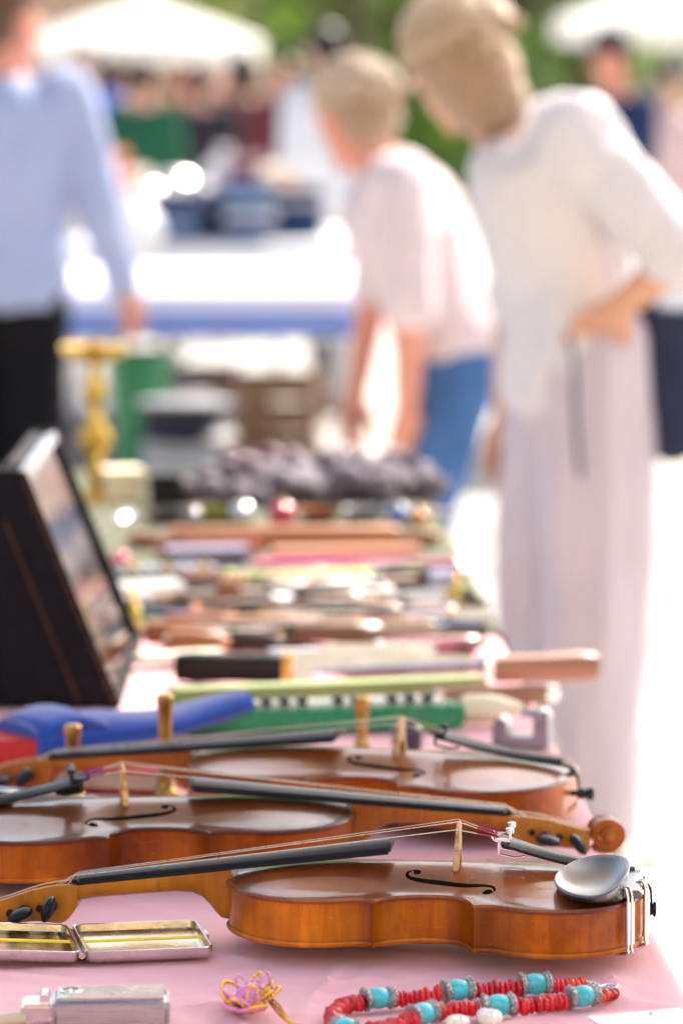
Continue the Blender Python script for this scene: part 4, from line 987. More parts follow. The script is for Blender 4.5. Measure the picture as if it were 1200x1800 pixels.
# green keyed melodica
a, r_, L = frame2((318, 1296), (812, 1284)); ML = thing('toy_melodica', 'green toy melodica with black and white keys and a cream mouth end', 'melodica', (a.x, a.y + .03, TABLE), r_)
grn = M('green_plastic', (.004, .24, .10), .3, 0, .3, .12, 20); crm = M('cream_plastic', (.72, .66, .46), .4, 0, .2, .1, 15); wht = M('white_keys', (.78, .78, .74), .35, 0, .2); blk = M('black_keys', (.010, .010, .012), .35, 0, 0)
mb = MB(); mb.box((L * .5, 0, .013), (L, .050, .024)); part('body', mb, grn, ML, .004)
nk = 14
for k in range(nk):
    mb = MB(); mb.box((.012 + (k + .5) * (L - .03) / nk, .008, .0265), ((L - .03) / nk - .0015, .026, .005)); part('white_key', mb, wht, ML, .001)
    if k % 7 not in (2, 6) and k < nk - 1: mb = MB(); mb.box((.012 + (k + 1) * (L - .03) / nk, -.001, .0315), (.010, .020, .007)); part('black_key', mb, blk, ML, .001)
mb = MB(); mb.lathe([(.015, L), (.017, L + .01), (.016, L + .035), (.011, L + .05), (.007, L + .06), (.006, L + .066)], (0, 0, .0175), 18, 'x', 1.0, .92); part('mouth_end', mb, crm, ML)
# grey clamp
p = at(918, 1312); CL = thing('iron_clamp', 'grey iron clamp at the table edge beside the green melodica', 'clamp', (p.x, p.y, TABLE), R(-20)); iron = M('grey_iron', (.30, .30, .34), .4, .9, 0, .3, 30, .3)
mb = MB(); mb.prism([(-.03, 0), (.03, 0), (.03, .035), (.022, .042), (.014, .035), (.014, .012), (-.014, .012), (-.014, .026), (-.022, .032), (-.03, .024)], -.012, .012, 'xz'); part('jaw', mb, iron, CL, .002)
mb = MB(); mb.tube([(.022, 0, .03), (.022, -.03, .04)], .006, 10); mb.tube([(.008, -.03, .04), (.036, -.03, .04)], .0035, 8); part('screw', mb, iron, CL)
mb = MB(); p = at(715, 1318); mb.lathe([(.001, 0), (.014, 0), (.016, .004), (.016, .022), (.012, .026), (.012, .032), (.001, .032)], (0, 0, 0), 20); solo('ink_bottle', mb, M('ink_dark', (.03, .02, .05), .15, 0, .5), 'small dark ink bottle in front of the green melodica', 'bottle', (p.x, p.y, TABLE))
# slats, rulers, knives
mb = MB(); a, r_, L = frame2((300, 1256), (850, 1232)); mb.box((L / 2, 0, .0125), (L, .034, .025)); solo('olive_rule_box', mb, M('olive_paint', (.24, .29, .09), .55, 0, 0, .15, 20, .2), 'long olive green pencil box behind the melodica', 'pencil box', (a.x, a.y + .02, TABLE), r_, None, .003)
mb = MB(); a, r_, L = frame2((440, 1262), (760, 1250)); mb.box((L / 2, 0, .009), (L, .03, .016)); solo('ivory_comb_case', mb, M('ivory_plastic', (.72, .60, .55), .45), 'pale pink comb case between the melodica and the olive pencil box', 'case', (a.x, a.y, TABLE), r_, None, .003)
def knife(label, pa, pm, pb, hw, hh, hm, bw, group='knives laid out on the pink cloth', lift=.0, cap=None, rivets=0, roll=.5, blm=None):
    """handle from pa to pm, blade from pm to pb (photo points on the table)"""
    a, r_, Lh = frame2(pa, pm); b_ = at(*pb); Lb = (b_ - at(*pm)).length
    t = thing('knife', label, 'knife', (a.x, a.y, TABLE + lift), r_, group)
    mb = MB(); rings = []
    for f, w, h in ((0, .80, .8), (.03, .95, .95), (.2, 1.05, 1.05), (.5, .92, .95), (.8, .98, 1.0), (1, .85, .9)):
        x = Lh * f; rings.append([(x, w * hw * math.copysign(abs(math.cos(q)) ** .6, math.cos(q)), hh + h * hh * math.copysign(abs(math.sin(q)) ** .6, math.sin(q))) for q in [2 * math.pi * k / 14 for k in range(14)]])
    mb.loft(rings); hd = part('handle', mb, hm, t, angle=50)
    for k in range(rivets): mb = MB(); mb.lathe([(.0002, 0), (.0028, 0), (.0026, .0006), (.0002, .0009)], (Lh * (.25 + .25 * k), 0, hh * 2 - .0004), 10); part('rivet', mb, brass, hd)
    mb = MB(); mb.box((Lh + .004, 0, hh), (.011, hw * 2.1, hh * 2.05)); part('bolster', mb, cap or steel, t, .002)
    mb = MB(); pr = [(Lh + .008, -bw * .5), (Lh + Lb * .7, -bw * .5), (Lh + Lb * .9, -bw * .28), (Lh + Lb, bw * .25), (Lh + Lb * .95, bw * .42), (Lh + Lb * .6, bw * .5), (Lh + .008, bw * .5)]
    mb.prism(pr, -.002, .002); ca, sa = math.cos(roll), math.sin(roll); mb.v = [(x, y * ca - z * sa, bw * .5 * abs(sa) + .003 + y * sa + z * ca) for x, y, z in mb.v]; part('blade', mb, blm or steel, t, .0005)
    return t
hblack = M('black_handle', (.010, .009, .009), .5, 0, 0); hwood = M('sunny_wood', (.27, .115, .065), .5, 0, .05, .25, 14, .15, stretch=(.3, 5, 5)); hdark = M('dark_handle', (.07, .03, .02), .45, 0, .1, .3, 12)
knife('chef knife with a black handle and long bright blade pointing right', (308, 1198), (500, 1200), (832, 1192), .015, .0165, hblack, .058, lift=0, cap=brass, rivets=3)
knife('kitchen knife with a square wooden handle jutting over the table edge', (1048, 1196), (858, 1204), (545, 1188), .016, .0155, hwood, .05, lift=.002, rivets=0)
knife('small file with a wooden handle and silver cap below the jutting knife', (962, 1236), (775, 1244), (700, 1246), .010, .011, hwood, .014, lift=.0, cap=steel)
mb = MB(); p = at(966, 1236); mb.lathe([(.004, -.02), (.0098, -.019), (.0105, 0), (.009, .008), (.002, .011)], (0, 0, 0), 14, 'x'); o_ = part('end_cap', mb, steel, None); tag(o_, 'rounded silver ferrule at the table edge', 'ferrule'); o_.location = (p.x, p.y, TABLE + .0105)
knife('folding knife with a plum coloured handle behind the jutting knife', (838, 1146), (668, 1156), (480, 1150), .013, .0105, M('plum_handle', (.30, .10, .12), .35, 0, .4), .02, rivets=2)
knife('paring knife with a slim light wood handle at the left of the rows', (240, 1122), (410, 1104), (520, 1094), .009, .008, palewood, .02, rivets=2)
knife('clasp knife with a dark brown horn handle in the middle of the table', (640, 1096), (470, 1108), (300, 1112), .014, .012, hdark, .024, cap=brass, rivets=3)
knife('table knife with a bright bone handle near the black case', (210, 1072), (352, 1076), (480, 1070), .013, .010, M('bone_handle', (.74, .70, .62), .35, 0, .3), .02)
knife('dagger with a silver grip beside the magenta box', (800, 1092), (700, 1096), (520, 1082), .011, .010, M('violet_grip', (.20, .12, .20), .35, 0, .4), .02)
knife('bright cake knife lying across the back of the clasp knife', (420, 1062), (540, 1060), (690, 1058), .010, .009, steel, .03)
knife('long bright carving blade in front of the plum folding knife', (470, 1170), (560, 1168), (760, 1158), .011, .010, steel, .036)
mb = MB(); p = at(398, 1086); mb.prism([(-.012, 0), (.014, 0), (.018, .03), (.016, .045), (-.006, .05), (-.014, .03)], -.010, .010, 'xz'); solo('leather_sheath', mb, M('tan_leather', (.28, .10, .03), .5, 0, .1, .25, 40, .3), 'tan leather sheath standing among the knives', 'sheath', (p.x, p.y, TABLE), .2, None, .004)
# more goods filling the rows
def strip(name, label, cat, pa, pb, dep, h, mat, rnd_=.003, off=0, tilt=0):
    a, r_, L = frame2(pa, pb); mb = MB(); mb.box((L / 2, dep / 2, h / 2), (L, dep, h)); o = solo(name, mb, mat, label, cat, (a.x, a.y + off, TABLE + .004), r_, None, rnd_); return o
pearl = M('pearl_enamel', (.80, .80, .80), .25, 0, .5, .08, 20); dkv = M('dark_violet', (.05, .03, .06), .4, 0, .3, .2, 20); rust = M('rust_leather', (.28, .09, .04), .5, 0, .2, .3, 30, .2)
strip('lilac_tin', 'lilac grey tin at the right end of the green pencil tin', 'tin', (752, 1056), (806, 1056), .05, .032, M('lilac_tin_m', (.34, .34, .52), .35, .3, .2), .004)
strip('mirror_strip', 'narrow bright hand mirror lying left of the lilac tin', 'mirror', (425, 1066), (560, 1062), .03, .018, steel, .003)
strip('white_slipper_box', 'low white box beside the black display case', 'box', (196, 1072), (330, 1064), .05, .026, pearl, .004)
strip('wine_wallet', 'wine red wallet at the right table edge behind the plum knife', 'wallet', (745, 1034), (812, 1034), .06, .03, M('wine_leather', (.22, .02, .05), .45, 0, .3), .006)
strip('ivory_ruler', 'ivory folding ruler in front of the black display case', 'ruler', (250, 1178), (400, 1168), .03, .012, M('ivory_r', (.74, .70, .58), .5, 0, .2, .1, 30), .002)
strip('copper_tube', 'pinkish copper tube behind the rolling pin handle', 'tube', (270, 990), (470, 984), .03, .03, M('pink_copper', (.55, .26, .20), .3, .8), .012)
for k, (px, py, lb) in enumerate([(232, 1108, 'brass bell left of the paring knife'), (800, 1082, 'brass bell at the right table edge')]):
    p = at(px, py); mb = MB(); mb.lathe([(.018, 0), (.019, .002), (.013, .014), (.010, .026), (.004, .032), (.003, .038), (.006, .042), (.003, .047), (.0005, .048)], (0, 0, 0), 18); solo('brass_bell', mb, M('yellow_brass', (.85, .52, .06), .28, .9, 0, .15, 12), lb, 'bell', (p.x, p.y, TABLE + .004), 0, 'brass bells')
dk0 = M('dark_bronze', (.10, .085, .07), .35, .8, 0, .3, 30, .2)
# a jumble of smaller knives, forks and sheaths in the middle rows
rj = random.Random(77)
JM = [('black-handled knife in the jumble of the middle rows', hblack), ('dark horn knife in the jumble of the middle rows', hdark), ('brown wooden knife in the jumble of the middle rows', dkwood), ('red wooden knife in the jumble of the middle rows', redw), ('bone-handled knife in the jumble of the middle rows', M('bone_handle', (.74, .70, .62), .35, 0, .3))]
ORD = ('first', 'second', 'third', 'fourth', 'fifth', 'sixth', 'seventh', 'eighth', 'ninth', 'tenth')
specs = []
for k in range(44):
    px = rj.uniform(262, 640); py = 1030 + (k % 22) * 5.6 + rj.uniform(-3, 3); specs.append([k, px, py])
KD = [0, 1, 2, 0, 3, 1, 2, 4, 1, 0, 2]
for k, px, py in specs:
    c = KD[k % 11]; same = sorted([s_[2] for s_ in specs if KD[s_[0] % 11] == c], reverse=True); rank = same.index(py)
    ln = rj.uniform(90, 170); lb_ = rj.uniform(110, 220); fl = rj.choice((1, 1, -1)); sl = rj.uniform(-.09, .09); emax = 765 + .514 * (py - 930) - 15
    if fl < 0: px = min(px + 220, emax)
    q0, q1, q2 = (px, py), (px + fl * ln, py + sl * ln), (min(px + fl * (ln + lb_), emax), py + sl * (ln + lb_))
    lb, mt = JM[c]
    side = 'the front' if rank < 10 else 'the back'; od = ORD[rank] if rank < 10 else ORD[len(same) - 1 - rank]
    knife(od + ' ' + lb.replace(' in the jumble', ' from %s in the jumble' % side), q0, q1, q2, rj.uniform(.009, .013), rj.uniform(.007, .012), mt, rj.uniform(.012, .026), 'knives jumbled in the middle rows', lift=.004 + rj.uniform(0, .012), cap=rj.choice((steel, brass, dk0)), rivets=2, roll=rj.uniform(.3, 1.1), blm=rj.choice((None, dk0)))
dksh = M('dark_sheath', (.03, .02, .016), .5, 0, .2, .3, 30, .2)
for k in range(12):
    px = rj.uniform(250, 600); py = 1070 + k * 8 + rj.uniform(-2, 2); L = rj.uniform(.07, .15); p = at(px, py); mb = MB(); w = rj.uniform(.012, .02); h = rj.uniform(.009, .016)
    mb.loft([[(x, w * kk * math.cos(t), h + h * kk * math.sin(t)) for t in [2 * math.pi * j / 12 for j in range(12)]] for x, kk in ((0, .5), (.004, .9), (L * .4, 1.0), (L * .8, .75), (L * .97, .4), (L, .15))])
    tn = k % 2; solo('knife_sheath', mb, MATS['tan_leather'] if tn else dksh, ORD[5 - k // 2] + (' tan' if tn else ' dark') + ' leather knife sheath from the front in the jumble of the middle rows', 'sheath', (p.x, p.y, TABLE + .004), rj.uniform(-.35, .35), 'sheaths jumbled in the middle rows')
# extra rows: boxes, button tray, rolling pin
def boxy(name, label, cat, pa, pb, dep, h, mat, lidmat=None, lift=0, off=0, bev=.003):
    a, r_, L = frame2(pa, pb); t = thing(name, label, cat, (a.x, a.y + off, TABLE + lift), r_)
    mb = MB(); mb.box((L / 2, dep / 2, h * .34), (L, dep, h * .68)); part('box_base', mb, mat, t, bev)
    mb = MB(); mb.box((L / 2, dep / 2, h * .84), (L + .003, dep + .003, h * .31)); part('box_lid', mb, lidmat or mat, t, bev)
    return t
tray = boxy('button_tray', 'black tray of silver buttons beside the black display case', 'tray', (214, 1042), (384, 1034), .07, .022, M('black_velvet', (.012, .012, .014), .9, 0, 0, .2, 40, 0, .3))
for k in range(16):
    mb = MB(); mb.lathe([(.0005, 0), (.0065, 0), (.0072, .003), (.005, .0065), (.0005, .0075)], (.014 + (k % 8) * .0165, .018 + (k // 8) * .032, .0225), 14); part('silver_button', mb, steel if k % 3 else brass, tray)
boxy('pencil_tin', 'pale green and yellow pencil tin in the middle rows', 'tin', (398, 1050), (752, 1046), .055, .030, M('pale_green_tin', (.42, .45, .16), .4, .1, .2, .15, 15))
boxy('magenta_box', 'narrow magenta box behind the pale green tin', 'box', (448, 1016), (802, 1016), .045, .022, M('magenta_card', (.40, .02, .12), .5, 0, .2, .12, 20))
boxy('tan_box', 'tan wooden pencil box behind the magenta box', 'box', (482, 1000), (742, 996), .05, .026, M('tan_wood', (.42, .17, .07), .5, 0, .2, .2, 12, .1, stretch=(.4, 4, 4)))
boxy('lavender_case', 'pale lavender spectacle case left of the tan pencil box', 'case', (294, 1004), (445, 1000), .06, .028, M('lavender_leather', (.22, .20, .32), .4, 0, .3, .1, 30), None, 0, 0, .008)
a, r_, L = frame2((222, 972), (775, 968)); RP = thing('rolling_pin', 'long orange-brown wooden rolling pin lying across the table', 'rolling pin', (a.x, a.y, TABLE), r_)
mb = MB(); mb.lathe([(.004, .06), (.017, .062), (.019, .07), (.019, L - .07), (.017, L - .062), (.004, L - .06)], (0, 0, .019), 20, 'x'); part('roller', mb, M('orange_wood', (.34, .11, .025), .4, 0, .35, .25, 6, .1, stretch=(.3, 4, 4)), RP)
for f in (0, 1):
    mb = MB(); x0 = 0 if f == 0 else L; d = 1 if f == 0 else -1; mb.lathe([(.001, x0), (.008, x0 + d * .002), (.0115, x0 + d * .02), (.009, x0 + d * .045), (.0085, x0 + d * .061)], (0, 0, .019), 16, 'x'); part('handle', mb, redw, RP)
# trinkets in the row behind
def bowl(label, px, py, r, h, mat):
    p = at(px, py); mb = MB(); mb.lathe([(r * .45, 0), (r * .5, .002), (r * .8, h * .5), (r, h), (r * .95, h), (r * .74, h * .5), (r * .4, .005), (.001, .004)], (0, 0, 0), 22); return solo('small_bowl', mb, mat, label, 'bowl', (p.x, p.y, TABLE), 0, 'small bowls behind the rolling pin')
dk = M('dark_bronze', (.10, .085, .07), .35, .8, 0, .3, 30, .2)
bowl('dark bronze bowl farthest left behind the rolling pin', 290, 926, .035, .024, dk); bowl('olive glazed bowl left of the glass baubles', 380, 922, .032, .028, M('olive_glaze', (.25, .24, .05), .25, 0, .5)); bowl('copper bowl right of the red glass bauble', 560, 924, .034, .026, M('copper', (.5, .2, .1), .3, .9)); bowl('grey pewter bowl nearest the right end of the rolling pin', 640, 920, .036, .024, M('pewter', (.4, .4, .44), .3, .95))
for k, (px, py, r, mt, lb) in enumerate([(495, 930, .021, M('red_glass', (.45, .015, .05), .12, 0, .8), 'red glass bauble behind the rolling pin'), (425, 926, .019, M('silver_glass', (.62, .62, .66), .12, .9), 'silver bauble left of the red one'), (338, 930, .016, M('smoke_glass', (.10, .10, .12), .12, 0, .8), 'smoky glass bauble at the left of the row'), (700, 926, .018, M('blue_glass', (.12, .2, .5), .12, 0, .8), 'blue glass bauble near the right end of the row'), (735, 930, .016, M('amber_glass', (.5, .2, .03), .12, 0, .8), 'amber glass bauble at the right end of the row')]):
    p = at(px, py); t = thing('glass_bauble', lb, 'bauble', (p.x, p.y, TABLE), 0, 'glass baubles behind the rolling pin'); mb = MB(); mb.ball((0, 0, r), r, 18, 12); part('globe', mb, mt, t); mb = MB(); mb.lathe([(.004, r * 1.96), (.005, r * 1.98), (.005, r * 2.2), (.002, r * 2.25)], (0, 0, 0), 12); part('collar', mb, brass, t)
a, r_, L = frame2((672, 912), (836, 916)); mb = MB(); mb.prism([(0, -.016), (L * .7, -.015), (L, 0), (L * .7, .012), (0, .014)], .004, .010); solo('letter_opener', mb, M('dull_steel', (.32, .30, .32), .4, .9), 'grey steel letter opener pointing over the right table edge', 'letter opener', (a.x, a.y, TABLE + .006), r_, None, .001)
# heap of twisted lilac scarves
SC = thing('scarf_heap', 'heap of twisted lilac grey scarves at the far end of the table', 'scarves', (0, 0, 0)); lil = M('lilac_knit', (.14, .115, .145), .9, 0, 0, .35, 30, .6, sheen=.3)
rh = random.Random(31)
for k in range(11):
    px0 = 325 + rh.uniform(0, 90) + (k % 3) * 95; py0 = 892 - rh.uniform(0, 14); z = .020 + (k // 5) * .020
    pts = []
    for i in range(7): q = at(px0 + i * rh.uniform(26, 40), py0 + rh.uniform(-7, 7)); pts.append((q.x, q.y, TABLE + z + rh.uniform(-.008, .012)))
    P2 = catmull(pts, 5); mb = MB(); mb.tube(P2, [.019 * (1 + .35 * math.sin(i * .9 + k)) for i in range(len(P2))], 12); part('scarf', mb, lil, SC, angle=80)
for k in range(9):
    px = 470 + k * 30; mb = MB(); q = at(px, 884); rr_ = rh.uniform(.018, .028); mb.tube([(q.x + rr_ * 1.3 * math.cos(t), q.y + .4 * rr_ * math.sin(t), TABLE + .030 + rr_ * math.sin(t) + rh.uniform(-.004, .004)) for t in [2 * math.pi * j / 14 for j in range(15)]], .010, 8); part('scarf_loop', mb, lil, SC, angle=80)
for k, (px, lb) in enumerate([(440, 'left plum coloured bead string on the scarf heap'), (560, 'middle plum coloured bead string on the scarf heap'), (650, 'right plum coloured bead string on the scarf heap')]):
    t = thing('bead_string', lb, 'beads', (0, 0, 0), 0, 'bead strings on the scarf heap'); q = at(px, 880)
    for j in range(26): a = 2 * math.pi * j / 26; mb = MB(); mb.ball((q.x + .045 * math.cos(a), q.y + .03 * math.sin(a), TABLE + .066 + .012 * math.sin(2 * a + k)), .0085, 8, 6); part('bead', mb, M('plum_bead', (.16, .05, .08), .25, 0, .5), t)
boxy('black_box', 'small black box left of the scarf heap', 'box', (262, 896), (320, 896), .06, .055, blk)
# brass candlestick, cream box, spoon, bottles
p = at(168, 884); CS = thing('brass_candlestick', 'tall yellow brass candlestick behind the black display case', 'candlestick', (p.x, p.y, TABLE))
mb = MB(); mb.lathe([(.005, 0), (.045, 0), (.046, .006), (.03, .014), (.014, .022), (.009, .034)], (0, 0, 0), 24); part('foot', mb, brass2, CS)
mb = MB(); mb.lathe([(.009, .033), (.016, .045), (.009, .058), (.012, .075), (.026, .092), (.027, .108), (.014, .128), (.009, .15), (.017, .168), (.018, .18), (.010, .196), (.009, .222)], (0, 0, 0), 24); part('stem', mb, brass2, CS)
mb = MB(); mb.lathe([(.008, .221), (.03, .226), (.050, .236), (.053, .250), (.050, .250), (.028, .240), (.012, .238), (.012, .256), (.009, .256), (.008, .238)], (0, 0, 0), 28); part('drip_pan', mb, brass2, CS)
boxy('cream_box', 'cream card box beside the brass candlestick', 'box', (186, 888), (256, 886), .06, .055, M('cream_card', (.80, .72, .52), .7, 0, 0, .08, 10))
a, r_, L = frame2((172, 945), (236, 905)); mb = MB(); mb.tube([(0, 0, .006), (L * .6, 0, .008)], [.004, .0025], 8); mb.ball((L * .8, 0, .009), (L * .24, .016, .006), 16, 8); solo('serving_spoon', mb, steel, 'silver serving spoon beside the black display case', 'spoon', (a.x, a.y, TABLE), r_)
mb = MB(); p = at(212, 1000); mb.ball((0, 0, .012), (.014, .012, .012), 14, 8); solo('pink_stone', mb, M('pink_stone_m', (.6, .06, .16), .3, 0, .4), 'pink polished stone beside the button tray', 'stone', (p.x, p.y, TABLE))
# black display case with a sloping glass front
DC = thing('display_case', 'tall black display case with a sloping glass front at the left', 'display case', (0, 0, 0))
n0, f0 = at(214, 1244), at(252, 1128)
dy = f0.y - n0.y; Hc = .258; lean = -.102
blackb = M('black_leatherette', (.006, .005, .008), .85, 0, 0, .3, 60, .3); blackb.node_tree.nodes['Principled BSDF'].inputs['Specular IOR Level'].default_value = .2; glassm = M('case_glass', (.22, .17, .15), .10, 0, .6, .5, 7)
def prof(y): xx = n0.x + (f0.x - n0.x) * (y - n0.y) / dy; return xx
def wall(y0, y1, ins, nm, mat, bev=.002):
    mb = MB(); rings = []
    for y in (y0, y1): x = prof(y); rings.append([(x, y, TABLE), (x + lean, y, TABLE + Hc), (x + lean - .030, y, TABLE + Hc), (x - .33, y, TABLE + .02), (x - .33, y, TABLE)])
    mb.loft(rings); part(nm, mb, mat, DC, bev)
wall(n0.y, n0.y + .012, 0, 'side_panel', blackb); wall(f0.y - .012, f0.y, 0, 'side_panel', blackb)
brn = M('worn_brown_edge', (.055, .022, .012), .7, 0, 0, .5, 40, .4)
for off_, nm_ in ((-.004, 'edge_strip'), (-.042, 'frame_seam')):
    mb = MB(); xs0 = prof(n0.y) + off_; mb.loft([[(xs0 + lean * t, n0.y - .0025, TABLE + Hc * t), (xs0 + lean * t - .0035, n0.y - .0025, TABLE + Hc * t), (xs0 + lean * t - .0035, n0.y + .001, TABLE + Hc * t), (xs0 + lean * t, n0.y + .001, TABLE + Hc * t)] for t in ((.02, .3, .6, .97) if off_ > -.02 else (.03, .3, .6, .80))]); part(nm_, mb, brn, DC)
mb = MB(); nrm_ = Vector((Hc, 0, -lean)).normalized()
def slope(y, t, off): return Vector((prof(y) + lean * t + nrm_.x * off, y, TABLE + Hc * t + nrm_.z * off))
def slab(nm, t0, t1, y0, y1, o0, o1, mat, bev=.001, parent=None):
    mb = MB(); mb.loft([[slope(y, t, o) for (t, o) in ((t0, o0), (t1, o0), (t1, o1), (t0, o1))] for y in (y0, y1)]); return part(nm, mb, mat, parent or DC, bev)
ya, yb = n0.y + .0125, f0.y - .0125
slab('backing', .03, .97, ya, yb, -.034, -.026, M('cream_lining', (.11, .075, .06), .8, 0, 0, .25, 12))
slab('frame_rail', 0, .045, ya, yb, -.02, -.001, blackb); slab('frame_rail', .955, 1, ya, yb, -.02, -.001, M('steel_trim', (.55, .6, .68), .25, .9))
rj = random.Random(8)
for k in range(16):
    t = .1 + (k % 4) * .22; y = ya + .06 + (k // 4) * (yb - ya - .12) / 3; c = slope(y, t, -.022); mb = MB(); mb.ball((0, 0, 0), (.004, rj.uniform(.018, .036), rj.uniform(.016, .026)), 14, 8); o = part('medal', mb, rj.choice((dk, brass, bsil)), DC); o.location = c; o.rotation_euler = (0, math.atan2(lean, Hc), 0)
gm, nt, b = NT('clear_pane'); b.inputs['Base Color'].default_value = (.9, .92, .92, 1); b.inputs['Roughness'].default_value = .04; b.inputs['Transmission Weight'].default_value = 1.0; b.inputs['IOR'].default_value = 1.45
f = tex_noise(nt, 20, 4, .6); nt.links.new(ramp(nt, f, [(.35, .03), (.75, .12)]), b.inputs['Roughness'])
slab('glass_pane', .047, .953, ya + .001, yb - .001, -.010, -.007, gm, 0)
mb = MB(); mb.loft([[(prof(y) + lean, y, TABLE + Hc - .006), (prof(y) + lean - .030, y, TABLE + Hc - .002), (prof(y) - .33, y, TABLE + .022), (prof(y) - .33, y, TABLE + .015), (prof(y) + lean - .028, y, TABLE + Hc - .012)] for y in (ya, yb)]); part('back_panel', mb, blackb, DC)
# ------------------------------------------------------------------ farther stalls, parasols, trees, buildings
def far_table(label, clabel, x0, x1, y0, y1, h, cm, skirt=.12, group='far market tables', scm=None):
    gz = ground_z((y0 + y1) / 2); t = thing('folding_table', label, 'table', ((x0 + x1) / 2, (y0 + y1) / 2, gz), 0, group); w, d = x1 - x0, y1 - y0
    mb = MB(); mb.box((0, 0, h - .015), (w - .02, d - .02, .03)); part('table_top', mb, MATS['trestle_wood'], t)
    for sx in (-1, 1):
        for sy in (-1, 1): mb = MB(); mb.tube([(sx * (w / 2 - .08), sy * (d / 2 - .08), 0), (sx * (w / 2 - .06), sy * (d / 2 - .06), h - .03)], .018, 8); part('leg', mb, MATS['awning_steel'], t)
    mb = MB(); P = []
    xs_ = list(np.linspace(-w / 2, w / 2, 28))
    top = [(0, -skirt), (0, -skirt / 2), (0, 0)]
    rows = []
    for v, dz in [(-d / 2 - .03, -skirt), (-d / 2 - .02, -skirt * .5), (-d / 2 - .008, -.01), (-d / 2 + .01, .004), (0, .004), (d / 2 - .01, .004), (d / 2 + .008, -.01), (d / 2 + .02, -skirt)]:
        rows.append([(x, v + (.018 * math.sin(x * 23) if dz < -.05 else 0), h + .002 + dz) for x in xs_])
    mb.grid(rows); o = part('table_cover', mb, cm, None); o.location = t.location; tag(o, clabel, 'tablecloth', 'covers of the far tables'); md = o.modifiers.new('t', 'SOLIDIFY'); md.thickness = .002
    return gz + h + .006
def FX(px, Y): return at_y(px, 500, Y).x
lav = M('lavender_cover', (.70, .66, .74), .85, 0, 0, .06, 4, .1); whitec = M('white_cover', (.78, .77, .76), .85, 0, 0, .05, 4, .1); bluec = M('blue_cover', (.07, .16, .48), .8, 0, 0, .12, 5, .1)
z1 = far_table('table with a pale lavender cover beyond the man in pale blue', 'pale lavender cover with a blue hem on the middle table', FX(60, 12), FX(640, 12), 11.5, 12.9, .74, lav, .09)
mb = MB(); mb.box((0, 0, 0), (FX(640, 12) - FX(60, 12), .012, .05)); solo('blue_hem', mb, bluec, 'blue ribbon hem along the front of the lavender cover', 'ribbon', ((FX(640, 12) + FX(60, 12)) / 2, 11.435, .645))
z2 = far_table('table heaped with folded navy clothes', 'white cover under the folded navy clothes', FX(150, 15), FX(640, 15), 14.0, 15.3, .76, whitec, .35)
z3 = far_table('table of pots and boxes in front of the crowd', 'cream cover under the pots in front of the crowd', FX(60, 17), FX(520, 17), 16.4, 17.3, .80, M('cream_cover', (.68, .62, .54), .85, 0, 0, .06, 4, .1), .5)
z4 = far_table('bare-looking white table behind the woman in white', 'white cover on the table at the far right', FX(900, 14), FX(1260, 14), 13.4, 14.6, .76, whitec, .4)
# folded clothes: each stack a thing made of folded pieces
rf = random.Random(4)
CLC = [(.02, .035, .10), (.03, .06, .16), (.05, .09, .2), (.10, .12, .2), (.02, .02, .04), (.55, .56, .6), (.3, .42, .6)]
for k, (px, Yc, lb) in enumerate([(255, 14.3, 'leftmost stack of folded navy clothes on the white cover'), (318, 14.2, 'stack of folded navy clothes second from the left'), (378, 14.4, 'middle stack of folded dark clothes'), (432, 14.2, 'stack of folded navy clothes right of the middle one'), (520, 14.4, 'rightmost stack of folded clothes on the white cover')]):
    t = thing('clothes_stack', lb, 'clothes', (FX(px, Yc), Yc, z2), rf.uniform(-.2, .2), 'folded clothes on the far table'); z = 0
    for j in range(rf.randint(5, 7)):
        h = rf.uniform(.022, .04); mb = MB(); mb.box((rf.uniform(-.01, .01), 0, z + h / 2), (.20 * rf.uniform(.85, 1.05), .30, h * .98)); c = rf.randrange(len(CLC)) if j > 1 else rf.randrange(5); part('garment', mb, C('fold_%d' % c, CLC[c]), t, h * .4, seg=3); z += h
# white bundle and bags
def bag(label, px, Yc, zb, w, h, mat):
    mb = MB(); ringloft(mb, [(Vector((0, 0, .0)), Vector((1, 0, 0)), w * .4, w * .28), (Vector((0, 0, h * .15)), Vector((1, 0, 0)), w * .52, w * .36), (Vector((0, 0, h * .5)), Vector((1, 0, 0)), w * .5, w * .34), (Vector((0, 0, h * .75)), Vector((1, 0, 0)), w * .28, w * .2), (Vector((0, 0, h * .86)), Vector((1, 0, 0)), w * .12, w * .1), (Vector((0, 0, h)), Vector((1, 0, 0)), w * .2, w * .14)])
    o = blob('plastic_bag', mb, .016, mat, None, 2, .012, 16); o.location = (FX(px, Yc), Yc, zb); return tag(o, label, 'bag', 'white bags in the market')
wb = M('white_plastic', (.82, .82, .82), .35, 0, 0, .04, 10, .2, trans=.2)
bag('white plastic bag on the table right of the man in pale blue', 222, 13.7, z2, .26, .20, wb); bag('white bag on the ground under the lavender table at the left', 155, 13.3, 0, .34, .26, wb); bag('white bag standing on the cream cover among the pots', 395, 16.9, z3, .22, .24, wb)
